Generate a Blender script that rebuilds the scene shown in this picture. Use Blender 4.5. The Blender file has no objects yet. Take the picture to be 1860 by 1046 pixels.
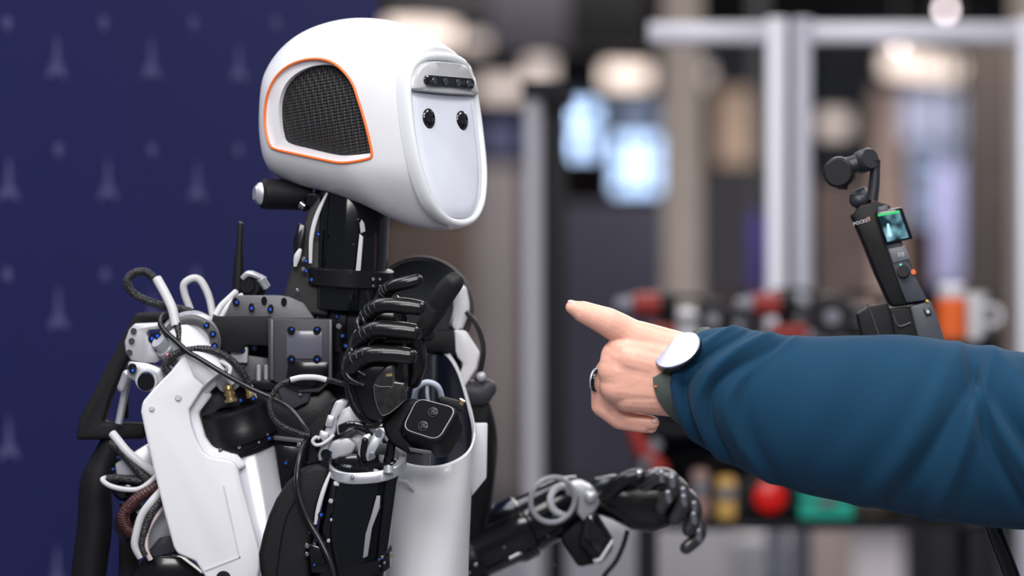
import bpy, bmesh, math, random
import numpy as np
from mathutils import Vector, Matrix
random.seed(7)
SC = bpy.context.scene
COL = SC.collection
PI = math.pi

# ------------------------------------------------------------------ camera, light, exposure
LENS, SENS = 135.0, 36.0
D0 = 3.49                      # distance of the plane in focus
S = D0 * SENS / LENS / 1860.0  # metres per photograph pixel at D0
ZC = 1.45                      # camera height
cam_d = bpy.data.cameras.new('camera'); cam = bpy.data.objects.new('camera', cam_d); COL.objects.link(cam)
cam.location = (0, 0, ZC); cam.rotation_euler = (PI / 2, 0, 0)
cam_d.lens = LENS; cam_d.sensor_width = SENS; cam_d.clip_end = 200; cam_d.clip_start = .05
cam_d.dof.use_dof = True; cam_d.dof.focus_distance = D0 + .035; cam_d.dof.aperture_fstop = 3.4
SC.camera = cam
SC.view_settings.view_transform = 'Standard'; SC.view_settings.look = 'None'
SC.view_settings.gamma = 1; SC.view_settings.use_curve_mapping = False
SC.view_settings.exposure = 0.0
SC.cycles.use_denoising = True
SC.cycles.max_bounces = 6; SC.cycles.glossy_bounces = 3; SC.cycles.diffuse_bounces = 3
SC.cycles.sample_clamp_indirect = 4.0
SC.cycles.caustics_reflective = False; SC.cycles.caustics_refractive = False

world = bpy.data.worlds.new('hall_light'); SC.world = world; world.use_nodes = True
bg = world.node_tree.nodes['Background']
bg.inputs[0].default_value = (.80, .84, 1.0, 1); bg.inputs[1].default_value = .21

def area(name, loc, target, sx, sy, power, color=(1, 1, 1)):
    l = bpy.data.lights.new(name, 'AREA'); l.shape = 'RECTANGLE'; l.size = sx; l.size_y = sy
    l.energy = power; l.color = color
    o = bpy.data.objects.new(name, l); COL.objects.link(o); o.location = loc
    o.rotation_euler = (Vector(target) - Vector(loc)).to_track_quat('-Z', 'Y').to_euler()
    return o
area('ceiling_panel_lamp', (-.3, 1.7, 3.7), (0, 3.4, 1.3), 2.4, 1.1, 84, (1, .985, .97))
area('front_fill_light', (.2, -.6, 3.1), (0, 3.5, 1.35), 2.2, .9, 96, (1, .98, .97))  # fill light added behind the camera to brighten the jaw and front faces
area('ceiling_panel_lamp', (-1.35, 4.3, 3.35), (0, 3.5, 1.45), 2.0, 2.0, 66, (.90, .94, 1))
area('ceiling_panel_lamp', (1.5, 3.3, 3.6), (.2, 3.5, 1.3), 1.3, .7, 34, (1, .97, .95))
area('hall_ceiling_lamp', (1.2, 7.6, 3.35), (1.2, 7.6, 0), 3.0, 2.4, 120, (1, .96, .93))
area('hall_ceiling_lamp', (1.5, 13.5, 3.35), (1.5, 13.5, 0), 5, 3.0, 260, (1, .95, .9))
area('hall_ceiling_lamp', (2.0, 19.5, 3.35), (2.0, 19.5, 0), 6, 4, 460, (1, .95, .92))

# ------------------------------------------------------------------ materials
MATS = {}
def mat(name, col, rough=.5, metal=0., coat=0., bump=0., bscale=200., emit=0., emit_col=None, var=0., vscale=12., sss=0., alpha=None, spec=.4, trans=0.):
    if name in MATS: return MATS[name]
    m = bpy.data.materials.new(name); m.use_nodes = True
    nt = m.node_tree; b = nt.nodes['Principled BSDF']
    b.inputs['Base Color'].default_value = (*col, 1); b.inputs['Roughness'].default_value = rough
    b.inputs['Metallic'].default_value = metal; b.inputs['Coat Weight'].default_value = coat
    b.inputs['Coat Roughness'].default_value = .06; b.inputs['Specular IOR Level'].default_value = spec
    b.inputs['Transmission Weight'].default_value = trans
    if emit: b.inputs['Emission Color'].default_value = (*(emit_col or col), 1); b.inputs['Emission Strength'].default_value = emit
    if sss:
        b.inputs['Subsurface Weight'].default_value = sss; b.inputs['Subsurface Radius'].default_value = (1, .35, .2); b.inputs['Subsurface Scale'].default_value = .004
    tc = nt.nodes.new('ShaderNodeTexCoord')
    if bump:
        n = nt.nodes.new('ShaderNodeTexNoise'); n.inputs['Scale'].default_value = bscale; n.inputs['Detail'].default_value = 3
        bp = nt.nodes.new('ShaderNodeBump'); bp.inputs['Strength'].default_value = bump; bp.inputs['Distance'].default_value = .001
        nt.links.new(tc.outputs['Object'], n.inputs['Vector']); nt.links.new(n.outputs['Fac'], bp.inputs['Height']); nt.links.new(bp.outputs['Normal'], b.inputs['Normal'])
    if var:
        n = nt.nodes.new('ShaderNodeTexNoise'); n.inputs['Scale'].default_value = vscale; n.inputs['Detail'].default_value = 4
        r = nt.nodes.new('ShaderNodeValToRGB')
        r.color_ramp.elements[0].position = .3; r.color_ramp.elements[1].position = .7
        r.color_ramp.elements[0].color = (*[c * (1 - var) for c in col], 1); r.color_ramp.elements[1].color = (*[min(1, c * (1 + var)) for c in col], 1)
        nt.links.new(tc.outputs['Object'], n.inputs['Vector']); nt.links.new(n.outputs['Fac'], r.inputs['Fac']); nt.links.new(r.outputs['Color'], b.inputs['Base Color'])
    MATS[name] = m; return m

def srgb(r, g, b):
    f = lambda c: ((c / 255 + .055) / 1.055) ** 2.4 if c > 10 else c / 255 / 12.92
    return (f(r), f(g), f(b))

WHITE = mat('white_shell', (.70, .70, .73), .32, coat=.15, bump=.05, bscale=900)
WHITE_M = mat('matte_white_cover', (.70, .70, .74), .45, bump=.06, bscale=700)
GREYW = mat('pale_grey_cover', (.50, .50, .54), .4)
VISOR = mat('visor_rim', (.68, .70, .73), .18, coat=.6)
SCREENF = mat('face_panel', (.70, .73, .82), .12, coat=.8, var=.06, vscale=14)
BLACKG = mat('gloss_black', (.004, .004, .006), .16, coat=.3, spec=.3)
BLACKP = mat('gloss_black_paint', (.003, .0035, .005), .10, coat=.35, spec=.3)
BLACKM = mat('matte_black', (.0065, .0065, .0085), .55, spec=.22, bump=.2, bscale=600)
BLACKS = mat('satin_black', (.006, .006, .008), .34, spec=.3, bump=.1, bscale=500)
RUBBER = mat('glove_rubber', (.006, .006, .007), .24, bump=.6, bscale=90, coat=.15)
THUMBM = mat('matte_rubber', (.012, .012, .014), .55, spec=.3, bump=.3, bscale=900)
GREYT = mat('grey_print', (.042, .042, .052), .42, spec=.25, bump=.12, bscale=400)
GREYP = mat('grey_plate', (.09, .09, .10), .40, bump=.1, bscale=300, metal=.2)
SILVER = mat('machined_aluminium', (.50, .51, .55), .36, metal=.6, bump=.02, bscale=900)
SILVERW = mat('bright_aluminium', (.47, .47, .51), .38, metal=.3, bump=.02, bscale=900)
STEEL = mat('bolt_steel', (.5, .5, .53), .2, metal=1)
BLUE = mat('blue_thread_lock', (.01, .09, .62), .25, coat=.5)
BRASS = mat('brass', (.60, .45, .22), .25, metal=.9)
ORANGE = mat('orange_line', (.82, .16, .03), .4)
CABLE = mat('cable_black', (.007, .007, .009), .35, coat=.2)
CABLEW = mat('cable_white', (.52, .52, .54), .4)
CARBON = mat('carbon_plate', (.015, .014, .013), .16, coat=.9, var=.6, vscale=160)
GLASSB = mat('black_glass', (.004, .004, .005), .03, coat=1)
PINK = mat('pink_mark', (.7, .2, .3), .4)
LENSM = mat('lens_glass', (.03, .035, .045), .04, coat=1)

# braided cable
def braid():
    m = mat('braided_sleeve', (.03, .03, .034), .4)
    nt = m.node_tree; b = nt.nodes['Principled BSDF']
    tc = nt.nodes.new('ShaderNodeTexCoord'); v = nt.nodes.new('ShaderNodeTexVoronoi'); v.inputs['Scale'].default_value = 520
    r = nt.nodes.new('ShaderNodeValToRGB'); r.color_ramp.elements[0].color = (.012, .011, .012, 1); r.color_ramp.elements[1].color = (.045, .045, .05, 1)
    r.color_ramp.elements[0].position = .35; r.color_ramp.elements[1].position = .8
    nt.links.new(tc.outputs['Object'], v.inputs['Vector']); nt.links.new(v.outputs['Distance'], r.inputs['Fac']); nt.links.new(r.outputs['Color'], b.inputs['Base Color'])
    bp = nt.nodes.new('ShaderNodeBump'); bp.inputs['Strength'].default_value = .6; bp.inputs['Distance'].default_value = .001
    nt.links.new(v.outputs['Distance'], bp.inputs['Height']); nt.links.new(bp.outputs['Normal'], b.inputs['Normal'])
    return m
BRAID = braid()

def grille():
    m = mat('vent_mesh', (.01, .01, .012), .5)
    nt = m.node_tree; b = nt.nodes['Principled BSDF']
    tc = nt.nodes.new('ShaderNodeTexCoord'); mp = nt.nodes.new('ShaderNodeMapping'); mp.inputs['Rotation'].default_value = (0, .15, -.56)
    v = nt.nodes.new('ShaderNodeTexVoronoi'); v.inputs['Scale'].default_value = 330; v.inputs['Randomness'].default_value = .0
    r = nt.nodes.new('ShaderNodeValToRGB'); r.color_ramp.elements[0].color = (.003, .003, .005, 1); r.color_ramp.elements[1].color = (.024, .021, .020, 1)
    r.color_ramp.elements[0].position = .38; r.color_ramp.elements[1].position = .62
    nt.links.new(tc.outputs['Object'], mp.inputs['Vector']); nt.links.new(mp.outputs['Vector'], v.inputs['Vector'])
    nt.links.new(v.outputs['Distance'], r.inputs['Fac']); nt.links.new(r.outputs['Color'], b.inputs['Base Color'])
    bp = nt.nodes.new('ShaderNodeBump'); bp.inputs['Strength'].default_value = .8; bp.inputs['Distance'].default_value = .002
    nt.links.new(v.outputs['Distance'], bp.inputs['Height']); nt.links.new(bp.outputs['Normal'], b.inputs['Normal'])
    return m
GRILLE = grille()

# ------------------------------------------------------------------ geometry helpers
# Parts are drawn in millimetre-like units: (x right, y down, d away) with one unit = S metres at the part's own distance.
WLOC = {}
def to_world(x, y, d, k): return Vector(((x - 930) * S * k, D0 + d * S, ZC - (y - 523) * S * k))
def kof(d): return 1 + d * S / D0
def at(px, py, D):        # world point seen at that pixel at distance D (metres)
    q = D * SENS / LENS / 1860
    return Vector(((px - 930) * q, D, ZC - (py - 523) * q))

def tag(o, label=None, cat=None, group=None, kind=None):
    if label: o['label'] = label
    if cat: o['category'] = cat
    if group: o['group'] = group
    if kind: o['kind'] = kind
    return o
def set_parent(o, wl, parent):
    WLOC[o] = wl
    if parent is not None:
        o.parent = parent; o.location = wl - WLOC[parent]
    else: o.location = wl
def empty(name, loc, parent=None):
    o = bpy.data.objects.new(name, None); COL.objects.link(o); o.empty_display_size = .1
    set_parent(o, Vector(loc), parent); return o
def link_bm(name, bm, m, parent=None, ang=35):
    if not bm.verts: return None
    bmesh.ops.recalc_face_normals(bm, faces=bm.faces[:])
    co = [v.co for v in bm.verts]
    lo = Vector([min(c[i] for c in co) for i in range(3)]); hi = Vector([max(c[i] for c in co) for i in range(3)])
    c = (lo + hi) / 2
    bmesh.ops.translate(bm, verts=bm.verts[:], vec=-c)
    me = bpy.data.meshes.new(name); bm.to_mesh(me); bm.free()
    for p in me.polygons: p.use_smooth = True
    me.set_sharp_from_angle(angle=math.radians(ang))
    ms = m if isinstance(m, (list, tuple)) else [m]
    for q in ms: me.materials.append(q)
    o = bpy.data.objects.new(name, me); COL.objects.link(o); set_parent(o, c, parent)
    return o

def spline(pts, n=6, closed=False):
    P = [np.array(p, float) for p in pts]; out = []; N = len(P)
    rng = range(N) if closed else range(N - 1)
    for i in rng:
        if closed: a, b, c, e = P[(i - 1) % N], P[i], P[(i + 1) % N], P[(i + 2) % N]
        else: a, b, c, e = P[max(i - 1, 0)], P[i], P[i + 1], P[min(i + 2, N - 1)]
        for j in range(n):
            t = j / n
            out.append(.5 * ((2 * b) + (c - a) * t + (2 * a - 5 * b + 4 * c - e) * t * t + (3 * b - a - 3 * c + e) * t ** 3))
    if not closed: out.append(P[-1])
    return out

class MB:
    def __init__(s): s.bm = bmesh.new()
    def _merge(s, b, mi=0):
        me = bpy.data.meshes.new('t'); 
        for f in b.faces: f.material_index = mi
        b.to_mesh(me); b.free(); s.bm.from_mesh(me); bpy.data.meshes.remove(me)
    def prism(s, pts, d0, d1, bevel=0, seg=2, mi=0, shift=(0, 0)):
        """outline of (x, y) pulled from d0 to d1"""
        b = bmesh.new()
        A = [b.verts.new((x, y, d0)) for x, y in pts]; B = [b.verts.new((x + shift[0], y + shift[1], d1)) for x, y in pts]
        b.faces.new(A); b.faces.new(B[::-1]); n = len(pts)
        for i in range(n): b.faces.new((A[i], B[i], B[(i + 1) % n], A[(i + 1) % n]))
        if bevel:
            b.normal_update()
            es = [e for e in b.edges if len(e.link_faces) == 2 and e.calc_face_angle(0) > .5]
            bmesh.ops.bevel(b, geom=es, offset=bevel, segments=seg, affect='EDGES', profile=.5, clamp_overlap=True)
        s._merge(b, mi); return s
    def box(s, c, sx, sy, sd, ax=None, bevel=0, seg=2, mi=0):
        """ax: three unit axes (x, y, d)"""
        ax = ax or ((1, 0, 0), (0, 1, 0), (0, 0, 1)); X, Y, Z = [Vector(a).normalized() for a in ax]; c = Vector(c)
        b = bmesh.new(); v = {}
        for i in (-1, 1):
            for j in (-1, 1):
                for k in (-1, 1): v[i, j, k] = b.verts.new(c + X * i * sx / 2 + Y * j * sy / 2 + Z * k * sd / 2)
        for f in (((-1,-1,-1),(1,-1,-1),(1,1,-1),(-1,1,-1)), ((-1,-1,1),(-1,1,1),(1,1,1),(1,-1,1)), ((-1,-1,-1),(-1,-1,1),(1,-1,1),(1,-1,-1)),
                  ((-1,1,-1),(1,1,-1),(1,1,1),(-1,1,1)), ((-1,-1,-1),(-1,1,-1),(-1,1,1),(-1,-1,1)), ((1,-1,-1),(1,-1,1),(1,1,1),(1,1,-1))):
            b.faces.new([v[q] for q in f])
        if bevel: bmesh.ops.bevel(b, geom=b.edges[:], offset=bevel, segments=seg, affect='EDGES', profile=.5, clamp_overlap=True)
        s._merge(b, mi); return s
    def rings(s, rings, cap0=True, cap1=True, closed=True, mi=0, loop=False):
        b = bmesh.new(); R = [[b.verts.new(p) for p in r] for r in rings]; n = len(R[0])
        m = len(R) if loop else len(R) - 1
        for i in range(m):
            for j in range(n if closed else n - 1):
                a, c = R[i], R[(i + 1) % len(R)]
                try: b.faces.new((a[j], a[(j + 1) % n], c[(j + 1) % n], c[j]))
                except ValueError: pass
        if cap0 and not loop: b.faces.new(R[0][::-1])
        if cap1 and not loop: b.faces.new(R[-1])
        s._merge(b, mi); return s
    def cyl(s, p0, p1, prof, n=32, mi=0, caps=True, flat=1.0, up=None):
        """prof: list of (t along 0..1, radius); flat squashes the second axis"""
        p0, p1 = Vector(p0), Vector(p1); a = (p1 - p0).normalized()
        u = (Vector(up) if up else (Vector((0, 0, 1)) if abs(a.z) < .9 else Vector((0, 1, 0)))); u = (u - a * u.dot(a)).normalized(); w = a.cross(u)
        if not isinstance(prof, (list, tuple)): prof = [(0, prof), (1, prof)]
        rs = []
        for t, r in prof:
            c = p0 + (p1 - p0) * t
            rs.append([c + u * (r * math.cos(2 * PI * j / n)) + w * (flat * r * math.sin(2 * PI * j / n)) for j in range(n)])
        return s.rings(rs, caps, caps, mi=mi)
    def tube(s, pts, r, n=12, sub=6, mi=0, closed=False, flat=1.0):
        L = [tuple(p) + ((r if not isinstance(r, (list, tuple)) else r[i]),) for i, p in enumerate(pts)]
        Q = spline(L, sub, closed) if sub > 1 else [np.array(q) for q in L]
        C = [Vector(q[:3]) for q in Q]; R = [q[3] for q in Q]; N = len(C); rs = []; u = None
        for i in range(N):
            if closed: t = (C[(i + 1) % N] - C[i - 1])
            else: t = C[min(i + 1, N - 1)] - C[max(i - 1, 0)]
            t.normalize()
            if u is None:
                u = Vector((0, 0, 1)) if abs(t.z) < .9 else Vector((0, 1, 0))
            u = (u - t * u.dot(t)).normalized(); w = t.cross(u)
            rs.append([C[i] + u * (R[i] * flat * math.cos(2 * PI * j / n)) + w * (R[i] * math.sin(2 * PI * j / n)) for j in range(n)])
        return s.rings(rs, not closed, not closed, mi=mi, loop=closed)
    def finger(s, pts, n=20, sub=7, mi=0):
        """pts (x,y,d,r): tube with rounded ends"""
        Q = spline(pts, sub); q0, q1 = Q[0], Q[-1]
        def capr(q, nx, sgn):
            t = (q[:3] - nx[:3]); t /= np.linalg.norm(t); return [np.append(q[:3] + t * q[3] * math.sin(a), max(q[3] * math.cos(a), .02 * q[3])) for a in (.35, .7, 1.0, 1.25, 1.45, 1.56)]
        Q = capr(q0, Q[1], 1)[::-1] + Q + capr(q1, Q[-2], 1)
        return s.tube([tuple(q[:3]) for q in Q], [float(q[3]) for q in Q], n=n, sub=1, mi=mi)
    def ball(s, c, rx, ry=None, rd=None, n=20, m=12, mi=0, rot=None):
        ry = ry or rx; rd = rd or rx; rs = []
        rot = rot or Matrix.Identity(3)
        for i in range(m + 1):
            f = PI * i / m; f = min(max(f, .01), PI - .01)
            rs.append([Vector(c) + rot @ Vector((rx * math.sin(f) * math.cos(2 * PI * j / n), ry * math.cos(f), rd * math.sin(f) * math.sin(2 * PI * j / n))) for j in range(n)])
        return s.rings(rs, mi=mi)
    def torus(s, c, axis, R, r, n=28, m=10, mi=0, flat=1.0):
        a = Vector(axis).normalized(); u = Vector((0, 1, 0)) if abs(a.y) < .9 else Vector((1, 0, 0)); u = (u - a * u.dot(a)).normalized(); w = a.cross(u); rs = []
        for i in range(n):
            e = u * math.cos(2 * PI * i / n) + w * math.sin(2 * PI * i / n)
            rs.append([Vector(c) + e * (R + r * math.cos(2 * PI * j / m)) + a * (r * flat * math.sin(2 * PI * j / m)) for j in range(m)])
        return s.rings(rs, mi=mi, loop=True)
    def build(s, name, m, parent=None, d=None, ang=35):
        if d is None:
            ds = [v.co.z for v in s.bm.verts]; d = (min(ds) + max(ds)) / 2
        k = kof(d)
        for v in s.bm.verts: v.co = to_world(v.co.x, v.co.y, v.co.z, k)
        return link_bm(name, s.bm, m, parent, ang)
    def build_w(s, name, m, parent=None, ang=35):     # vertices are already in world metres
        return link_bm(name, s.bm, m, parent, ang)

def wbox(name, lo, hi, m, parent=None, bevel=0):
    b = MB(); lo = Vector(lo); hi = Vector(hi); c = (lo + hi) / 2; b.box(c, *(hi - lo), bevel=bevel)
    return b.build_w(name, m, parent)
def wcyl(name, p0, p1, prof, m, parent=None, n=24):
    b = MB(); b.cyl(p0, p1, prof, n=n); return b.build_w(name, m, parent)

def bolts(parent, spots, m=STEEL, r=5, axis=(0, 0, -1), hole=True, name='bolt'):
    for (x, y, d) in spots:
        b = MB(); a = Vector(axis).normalized(); p = Vector((x, y, d))
        if m is BLUE:
            q = MB(); q.cyl(p - a * 1.5, p + a * .6, [(0, r * 1.15), (1, r * 1.1)], n=16); ws = q.build('washer', BLACKG, parent)
            b.cyl(p, p + a * 1.6, [(0, r * .62), (1, r * .5)], n=10); b.build(name, m, parent); continue
        r = r * .82; b.cyl(p - a * 2, p + a * r * .5, [(0, r), (.8, r), (1, r * .8)], n=14)
        if hole: b.cyl(p + a * r * .3, p + a * (r * .75), [(0, r * .5), (1, r * .45)], n=6)
        b.build(name, m, parent)

# ================================================================== SETTING
NAVY = mat('navy_backdrop', srgb(36, 39, 88), .85, spec=.08, var=.05, vscale=2)
EMB = mat('emblem_print', srgb(86, 84, 128), .85, spec=.08)
FLOORM = mat('floor_vinyl', srgb(120, 118, 124), .5, var=.08, vscale=1.5)
CEILM = mat('ceiling_dark', srgb(38, 34, 34), .9, var=.2, vscale=1)
WALLF = mat('far_wall', srgb(112, 98, 92), .8, var=.22, vscale=.8)
o = wbox('floor', (-9, -1.5, -.1), (14, 50, 0), FLOORM); tag(o, kind='structure')
o = wbox('ceiling', (-9, 9, 3.42), (14, 50, 3.6), CEILM); tag(o, kind='structure')
o = wbox('wall_back', (-9, 46, 0), (14, 46.3, 3.42), WALLF); tag(o, kind='structure')

# navy exhibition backdrop: runs away to the right
A = at(-40, 523, 4.95); Bp = at(690, 523, 5.95)
wd = (Bp - A); wd.z = 0; WL = wd.length; wd.normalize(); wn = Vector((wd.y, -wd.x, 0))      # wn faces the camera
if wn.y > 0: wn = -wn
b = MB(); c = A + wd * ((WL - 1.2) / 2 ); c.z = 1.3
b.box(c - wn * .03, WL + 1.2, .06, 2.9, ax=(wd, wn, (0, 0, 1)), bevel=.004)
wall = b.build_w('wall_left', NAVY); tag(wall, kind='structure')
def on_wall(px, py):      # where the ray through that pixel meets the backdrop
    r = at(px, py, 1.0) - Vector((0, 0, ZC)); t = (A - Vector((0, 0, ZC))).dot(wn) / r.dot(wn)
    return Vector((0, 0, ZC)) + r * t
def emblem(p, h, big):
    b = MB(); pts = []
    if big:
        for k, (rr, aa) in enumerate(((1, 90), (.34, 118), (.2, 150), (.45, 195), (.72, 218), (.42, 236), (.26, 270), (.42, 304), (.72, 322), (.45, 345), (.2, 30), (.34, 62))):
            pts.append((rr * math.cos(math.radians(aa)), rr * math.sin(math.radians(aa))))
    else:
        pts = [(.8 * math.cos(2 * PI * i / 6 + .5), .8 * math.sin(2 * PI * i / 6 + .5)) for i in range(6)]
    pts = [tuple(q) for q in spline(pts, 3, True)]
    bm = bmesh.new(); F = [bm.verts.new(p + wd * x * h + Vector((0, 0, y * h)) + wn * .0015) for x, y in pts]; G = [bm.verts.new(v.co - wn * .001) for v in F]
    bm.faces.new(F); bm.faces.new(G[::-1])
    for i in range(len(F)): bm.faces.new((F[i], G[i], G[(i + 1) % len(F)], F[(i + 1) % len(F)]))
    link_bm('printed_emblem', bm, EMB, wall)
for row, y0 in enumerate((118, 340, 575, 810, 1045)):
    for px, yy in (((102, 0), (274, 2), (433, 8)), ((15, 0), (195, 0), (357, 3), (505, 8)), ((105, 0), (275, 2), (430, 4)), ((15, 0), (192, 0), (352, 2)), ((102, 0), (274, 2)))[row]:
        emblem(on_wall(px, y0 + yy), .040, True)
for row, y0 in enumerate((38, 268, 495)):
    for px in ((12, 187, 350, 500), (105, 275, 432), (12, 190, 355))[row]:
        emblem(on_wall(px, y0 + 4), .012, False)

# far hall ------------------------------------------------------
def panel(name, x0, y0, x1, y1, D, th, m, parent=None, kind=None, bevel=0):
    p, q = at(x0, y1, D), at(x1, y0, D)
    o = wbox(name, (p.x, D, p.z), (q.x, D + th, q.z), m, parent, bevel)
    if kind: tag(o, kind=kind)
    return o
WIN1 = mat('window_daylight', (.45, .62, 1), 1, emit=3.2, emit_col=(.50, .68, 1))
WIN2 = mat('window_daylight_dim', (.45, .55, .8), 1, emit=.6, emit_col=(.55, .66, .95))
WIN3 = mat('window_daylight_pale', (.45, .55, .8), 1, emit=.75, emit_col=(.72, .74, 1))
WARM = mat('ceiling_strip_light', (1, .85, .7), 1, emit=1.9, emit_col=(1, .82, .72))
WARM2 = mat('ceiling_strip_light_dim', (1, .85, .7), 1, emit=.9, emit_col=(1, .84, .78))
FRM = mat('window_frame_dark', (.03, .03, .035), .5)
def window(n, x0, y0, x1, y1, D, m, nx=1, ny=1):
    p, q = at(x0, y1, D), at(x1, y0, D)
    root = panel('window_%d' % n, x0 - 3, y0 - 3, x1 + 3, y1 + 3, D + .12, .06, FRM, kind='structure')
    W_, H_ = (q.x - p.x) / nx, (q.z - p.z) / ny
    for i in range(nx):
        for j in range(ny):
            wbox('pane', (p.x + i * W_ + .02, D + .05, p.z + j * H_ + .02), (p.x + (i + 1) * W_ - .02, D + .11, p.z + (j + 1) * H_ - .02), m, root)
window(1, 1012, 112, 1072, 160, 44, WIN1, 2, 1)
window(2, 1022, 185, 1086, 228, 40, WIN1, 2, 1)
window(3, 1030, 238, 1086, 285, 40, WIN1, 2, 1)
window(4, 1112, 180, 1198, 228, 42, WIN2, 2, 1)
window(5, 1115, 246, 1198, 350, 42, WIN1, 3, 3)
window(6, 1600, 165, 1752, 262, 30, WIN3, 2, 1)
window(8, 1655, 262, 1750, 410, 30, WIN2, 2, 3)
window(7, 870, 215, 950, 285, 42, mat('window_faint', (.2, .2, .3), 1, emit=.2, emit_col=(.5, .5, .9)), 2, 1)
for i, (x0, y0, x1, y1, D, m) in enumerate(((702, 38, 830, 76, 28, WARM), (835, 62, 885, 88, 30, WARM2), (868, 138, 955, 180, 36, WARM2), (1095, 118, 1180, 158, 32.5, WARM),
        (955, 105, 1005, 168, 31, WARM2), (1205, 118, 1290, 150, 32, WARM2), (1605, 100, 1745, 142, 30, WARM), (1488, 205, 1542, 245, 33, WARM2), (1012, 108, 1060, 122, 35, WARM))):
    t = empty('strip_light', at((x0 + x1) / 2, y0, D))
    labs = ['warm ceiling light strip just above the top of the robot head', 'pale ceiling light right of the warm strip above the robot head', 'warm light bar right of the robot brow', 'warm light bar above the bright blue windows',
            'pale upright lamp head beside the grey stand', 'faint light bar crossing the beige column', 'wide warm light strip above the handheld camera', 'small round warm lamp left above the handheld camera', 'thin warm light right of the pale lamp head']
    tag(t, labs[i], 'ceiling light', 'lit lamps in the far hall')
    p, q = at(x0, y1, D), at(x1, y0, D)
    b = MB(); hx = (q.x - p.x) / 2; hz = (q.z - p.z) / 2; c = (p + q) / 2; slope = .12 if i in (0, 6) else .03
    ax = ((1, 0, -slope), (0, 1, 0), (slope, 0, 1))
    b.box(c, hx * 2, .10, hz * 2, ax=ax, bevel=.03); b.build_w('diffuser', m, t)
    b = MB(); b.box(c + Vector((0, .08, .02)), hx * 2.05, .06, hz * 2.05, ax=ax, bevel=.01); b.build_w('housing', FRM, t)
    if c.z < 3.36: wcyl('hanger', (c.x, D + .08, c.z), (c.x, D + .08, 3.42), .012, FRM, t, n=8)
# small pendant bulbs
for (px, py, D, lb) in ((1718, 18, 14, 'bare bulb at the top right corner'), (1632, 85, 14, 'bare bulb over the warm light strip on the right')):
    t = empty('pendant_bulb', at(px, py - 20, D)); tag(t, lb, 'lamp', 'small hanging bulbs')
    b = MB(); b.ball(at(px, py, D), .014, .014, .018); b.build_w('bulb', mat('bulb', (1, .9, .9), 1, emit=9, emit_col=(1, .85, .9)), t)
    wcyl('cord', at(px, py, D) + Vector((0, 0, .015)), Vector((at(px, py, D).x, D, 3.42)), .004, FRM, t, n=8)
# dark hanging boards, columns, partitions
DKP = mat('dark_board', srgb(24, 22, 26), .7); DKP2 = mat('charcoal_board', srgb(50, 48, 58), .7); DKN = mat('slate_partition', srgb(66, 66, 82), .8, var=.15, vscale=1.5)
BRN = mat('brown_partition', srgb(92, 78, 72), .8, var=.25, vscale=1.2); BEI = mat('beige_column', srgb(190, 176, 166), .7, var=.05); INDG = mat('indigo_banner', srgb(48, 28, 120), .7)
TAN = mat('tan_panel', srgb(225, 195, 170), .7)
def board(name, x0, y0, x1, y1, D, m, label, cat, th=.08, hang=True):
    t = empty(name, at((x0 + x1) / 2, y0 if hang else y1, D)); tag(t, label, cat)
    panel('panel', x0, y0, x1, y1, D, th, m, t, bevel=.01)
    panel('edge_trim', x0, y1 - 2, x1, y1 + 4, D - .01, th + .02, FRM, t)
    if hang:
        for f in (.2, .8):
            p = at(x0 + (x1 - x0) * f, y0, D); wcyl('hanger', (p.x, D + th / 2, p.z - .01), (p.x, D + th / 2, max(3.42, p.z + .1)), .012, FRM, t, n=8)
    return t
board('hanging_board', 700, -60, 885, 30, 20, DKP, 'brownish black board hanging above the right side of the robot head', 'board')
board('hanging_board', 888, -60, 1030, 88, 19, DKP2, 'charcoal board hanging above the grey stand', 'board')
board('hanging_board', 1030, -60, 1170, 90, 18, mat('black_board', (.004, .004, .005), .6), 'deep black board hanging left of the beige column', 'board')
board('partition_screen', 1008, 372, 1205, 870, 18, DKN, 'slate grey partition between the dark stand and the beige column', 'partition', hang=False)
board('partition_screen', 860, 300, 948, 900, 22, mat('grey_brown_partition', srgb(96, 90, 92), .8, var=.15, vscale=1), 'grey brown partition right of the robot face', 'partition', hang=False)
board('partition_screen', 1278, 320, 1392, 640, 17, mat('dark_partition', srgb(48, 44, 50), .8, var=.2), 'dark low partition left of the white posts', 'partition', hang=False)
board('partition_screen', 1480, 330, 1590, 640, 17, mat('umber_partition', srgb(96, 80, 76), .8, var=.35), 'umber partition right of the white posts', 'partition', hang=False)
board('wall_poster', 1302, 160, 1388, 300, 24, TAN, 'tan poster left of the white posts', 'poster')
board('wall_poster', 1585, 160, 1640, 560, 24, mat('pale_brown', srgb(190, 165, 155), .8, var=.2), 'pale brown panel behind the handheld camera', 'poster', hang=False)
board('banner', 1366, 390, 1390, 530, 15, INDG, 'narrow indigo banner beside the white posts', 'banner')
board('banner', 1700, 300, 1745, 520, 22, mat('lilac', srgb(150, 150, 190), .8), 'lilac banner right of the handheld camera screen', 'banner')
board('partition_screen', 1762, 60, 1838, 640, 14, mat('dark_brown', srgb(70, 60, 56), .8, var=.2), 'dark brown partition near the right edge', 'partition', hang=False)
board('partition_screen', 690, 400, 860, 900, 14, mat('olive_brown', srgb(64, 53, 48), .8, var=.35, vscale=2.5), 'mottled olive brown partition behind the robot chin', 'partition', hang=False)
def column(x0, x1, D, label):
    t = empty('column', (at((x0 + x1) / 2, 0, D).x, D, 0)); tag(t, label, 'column')
    c = at((x0 + x1) / 2, 0, D).x; w = at(x1, 0, D).x - at(x0, 0, D).x
    wbox('shaft', (c - w / 2, D, 0.12), (c + w / 2, D + w, 3.42), BEI, t, bevel=.01); wbox('plinth', (c - w * .6, D - w * .1, 0), (c + w * .6, D + w * 1.1, .12), BEI, t)
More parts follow.
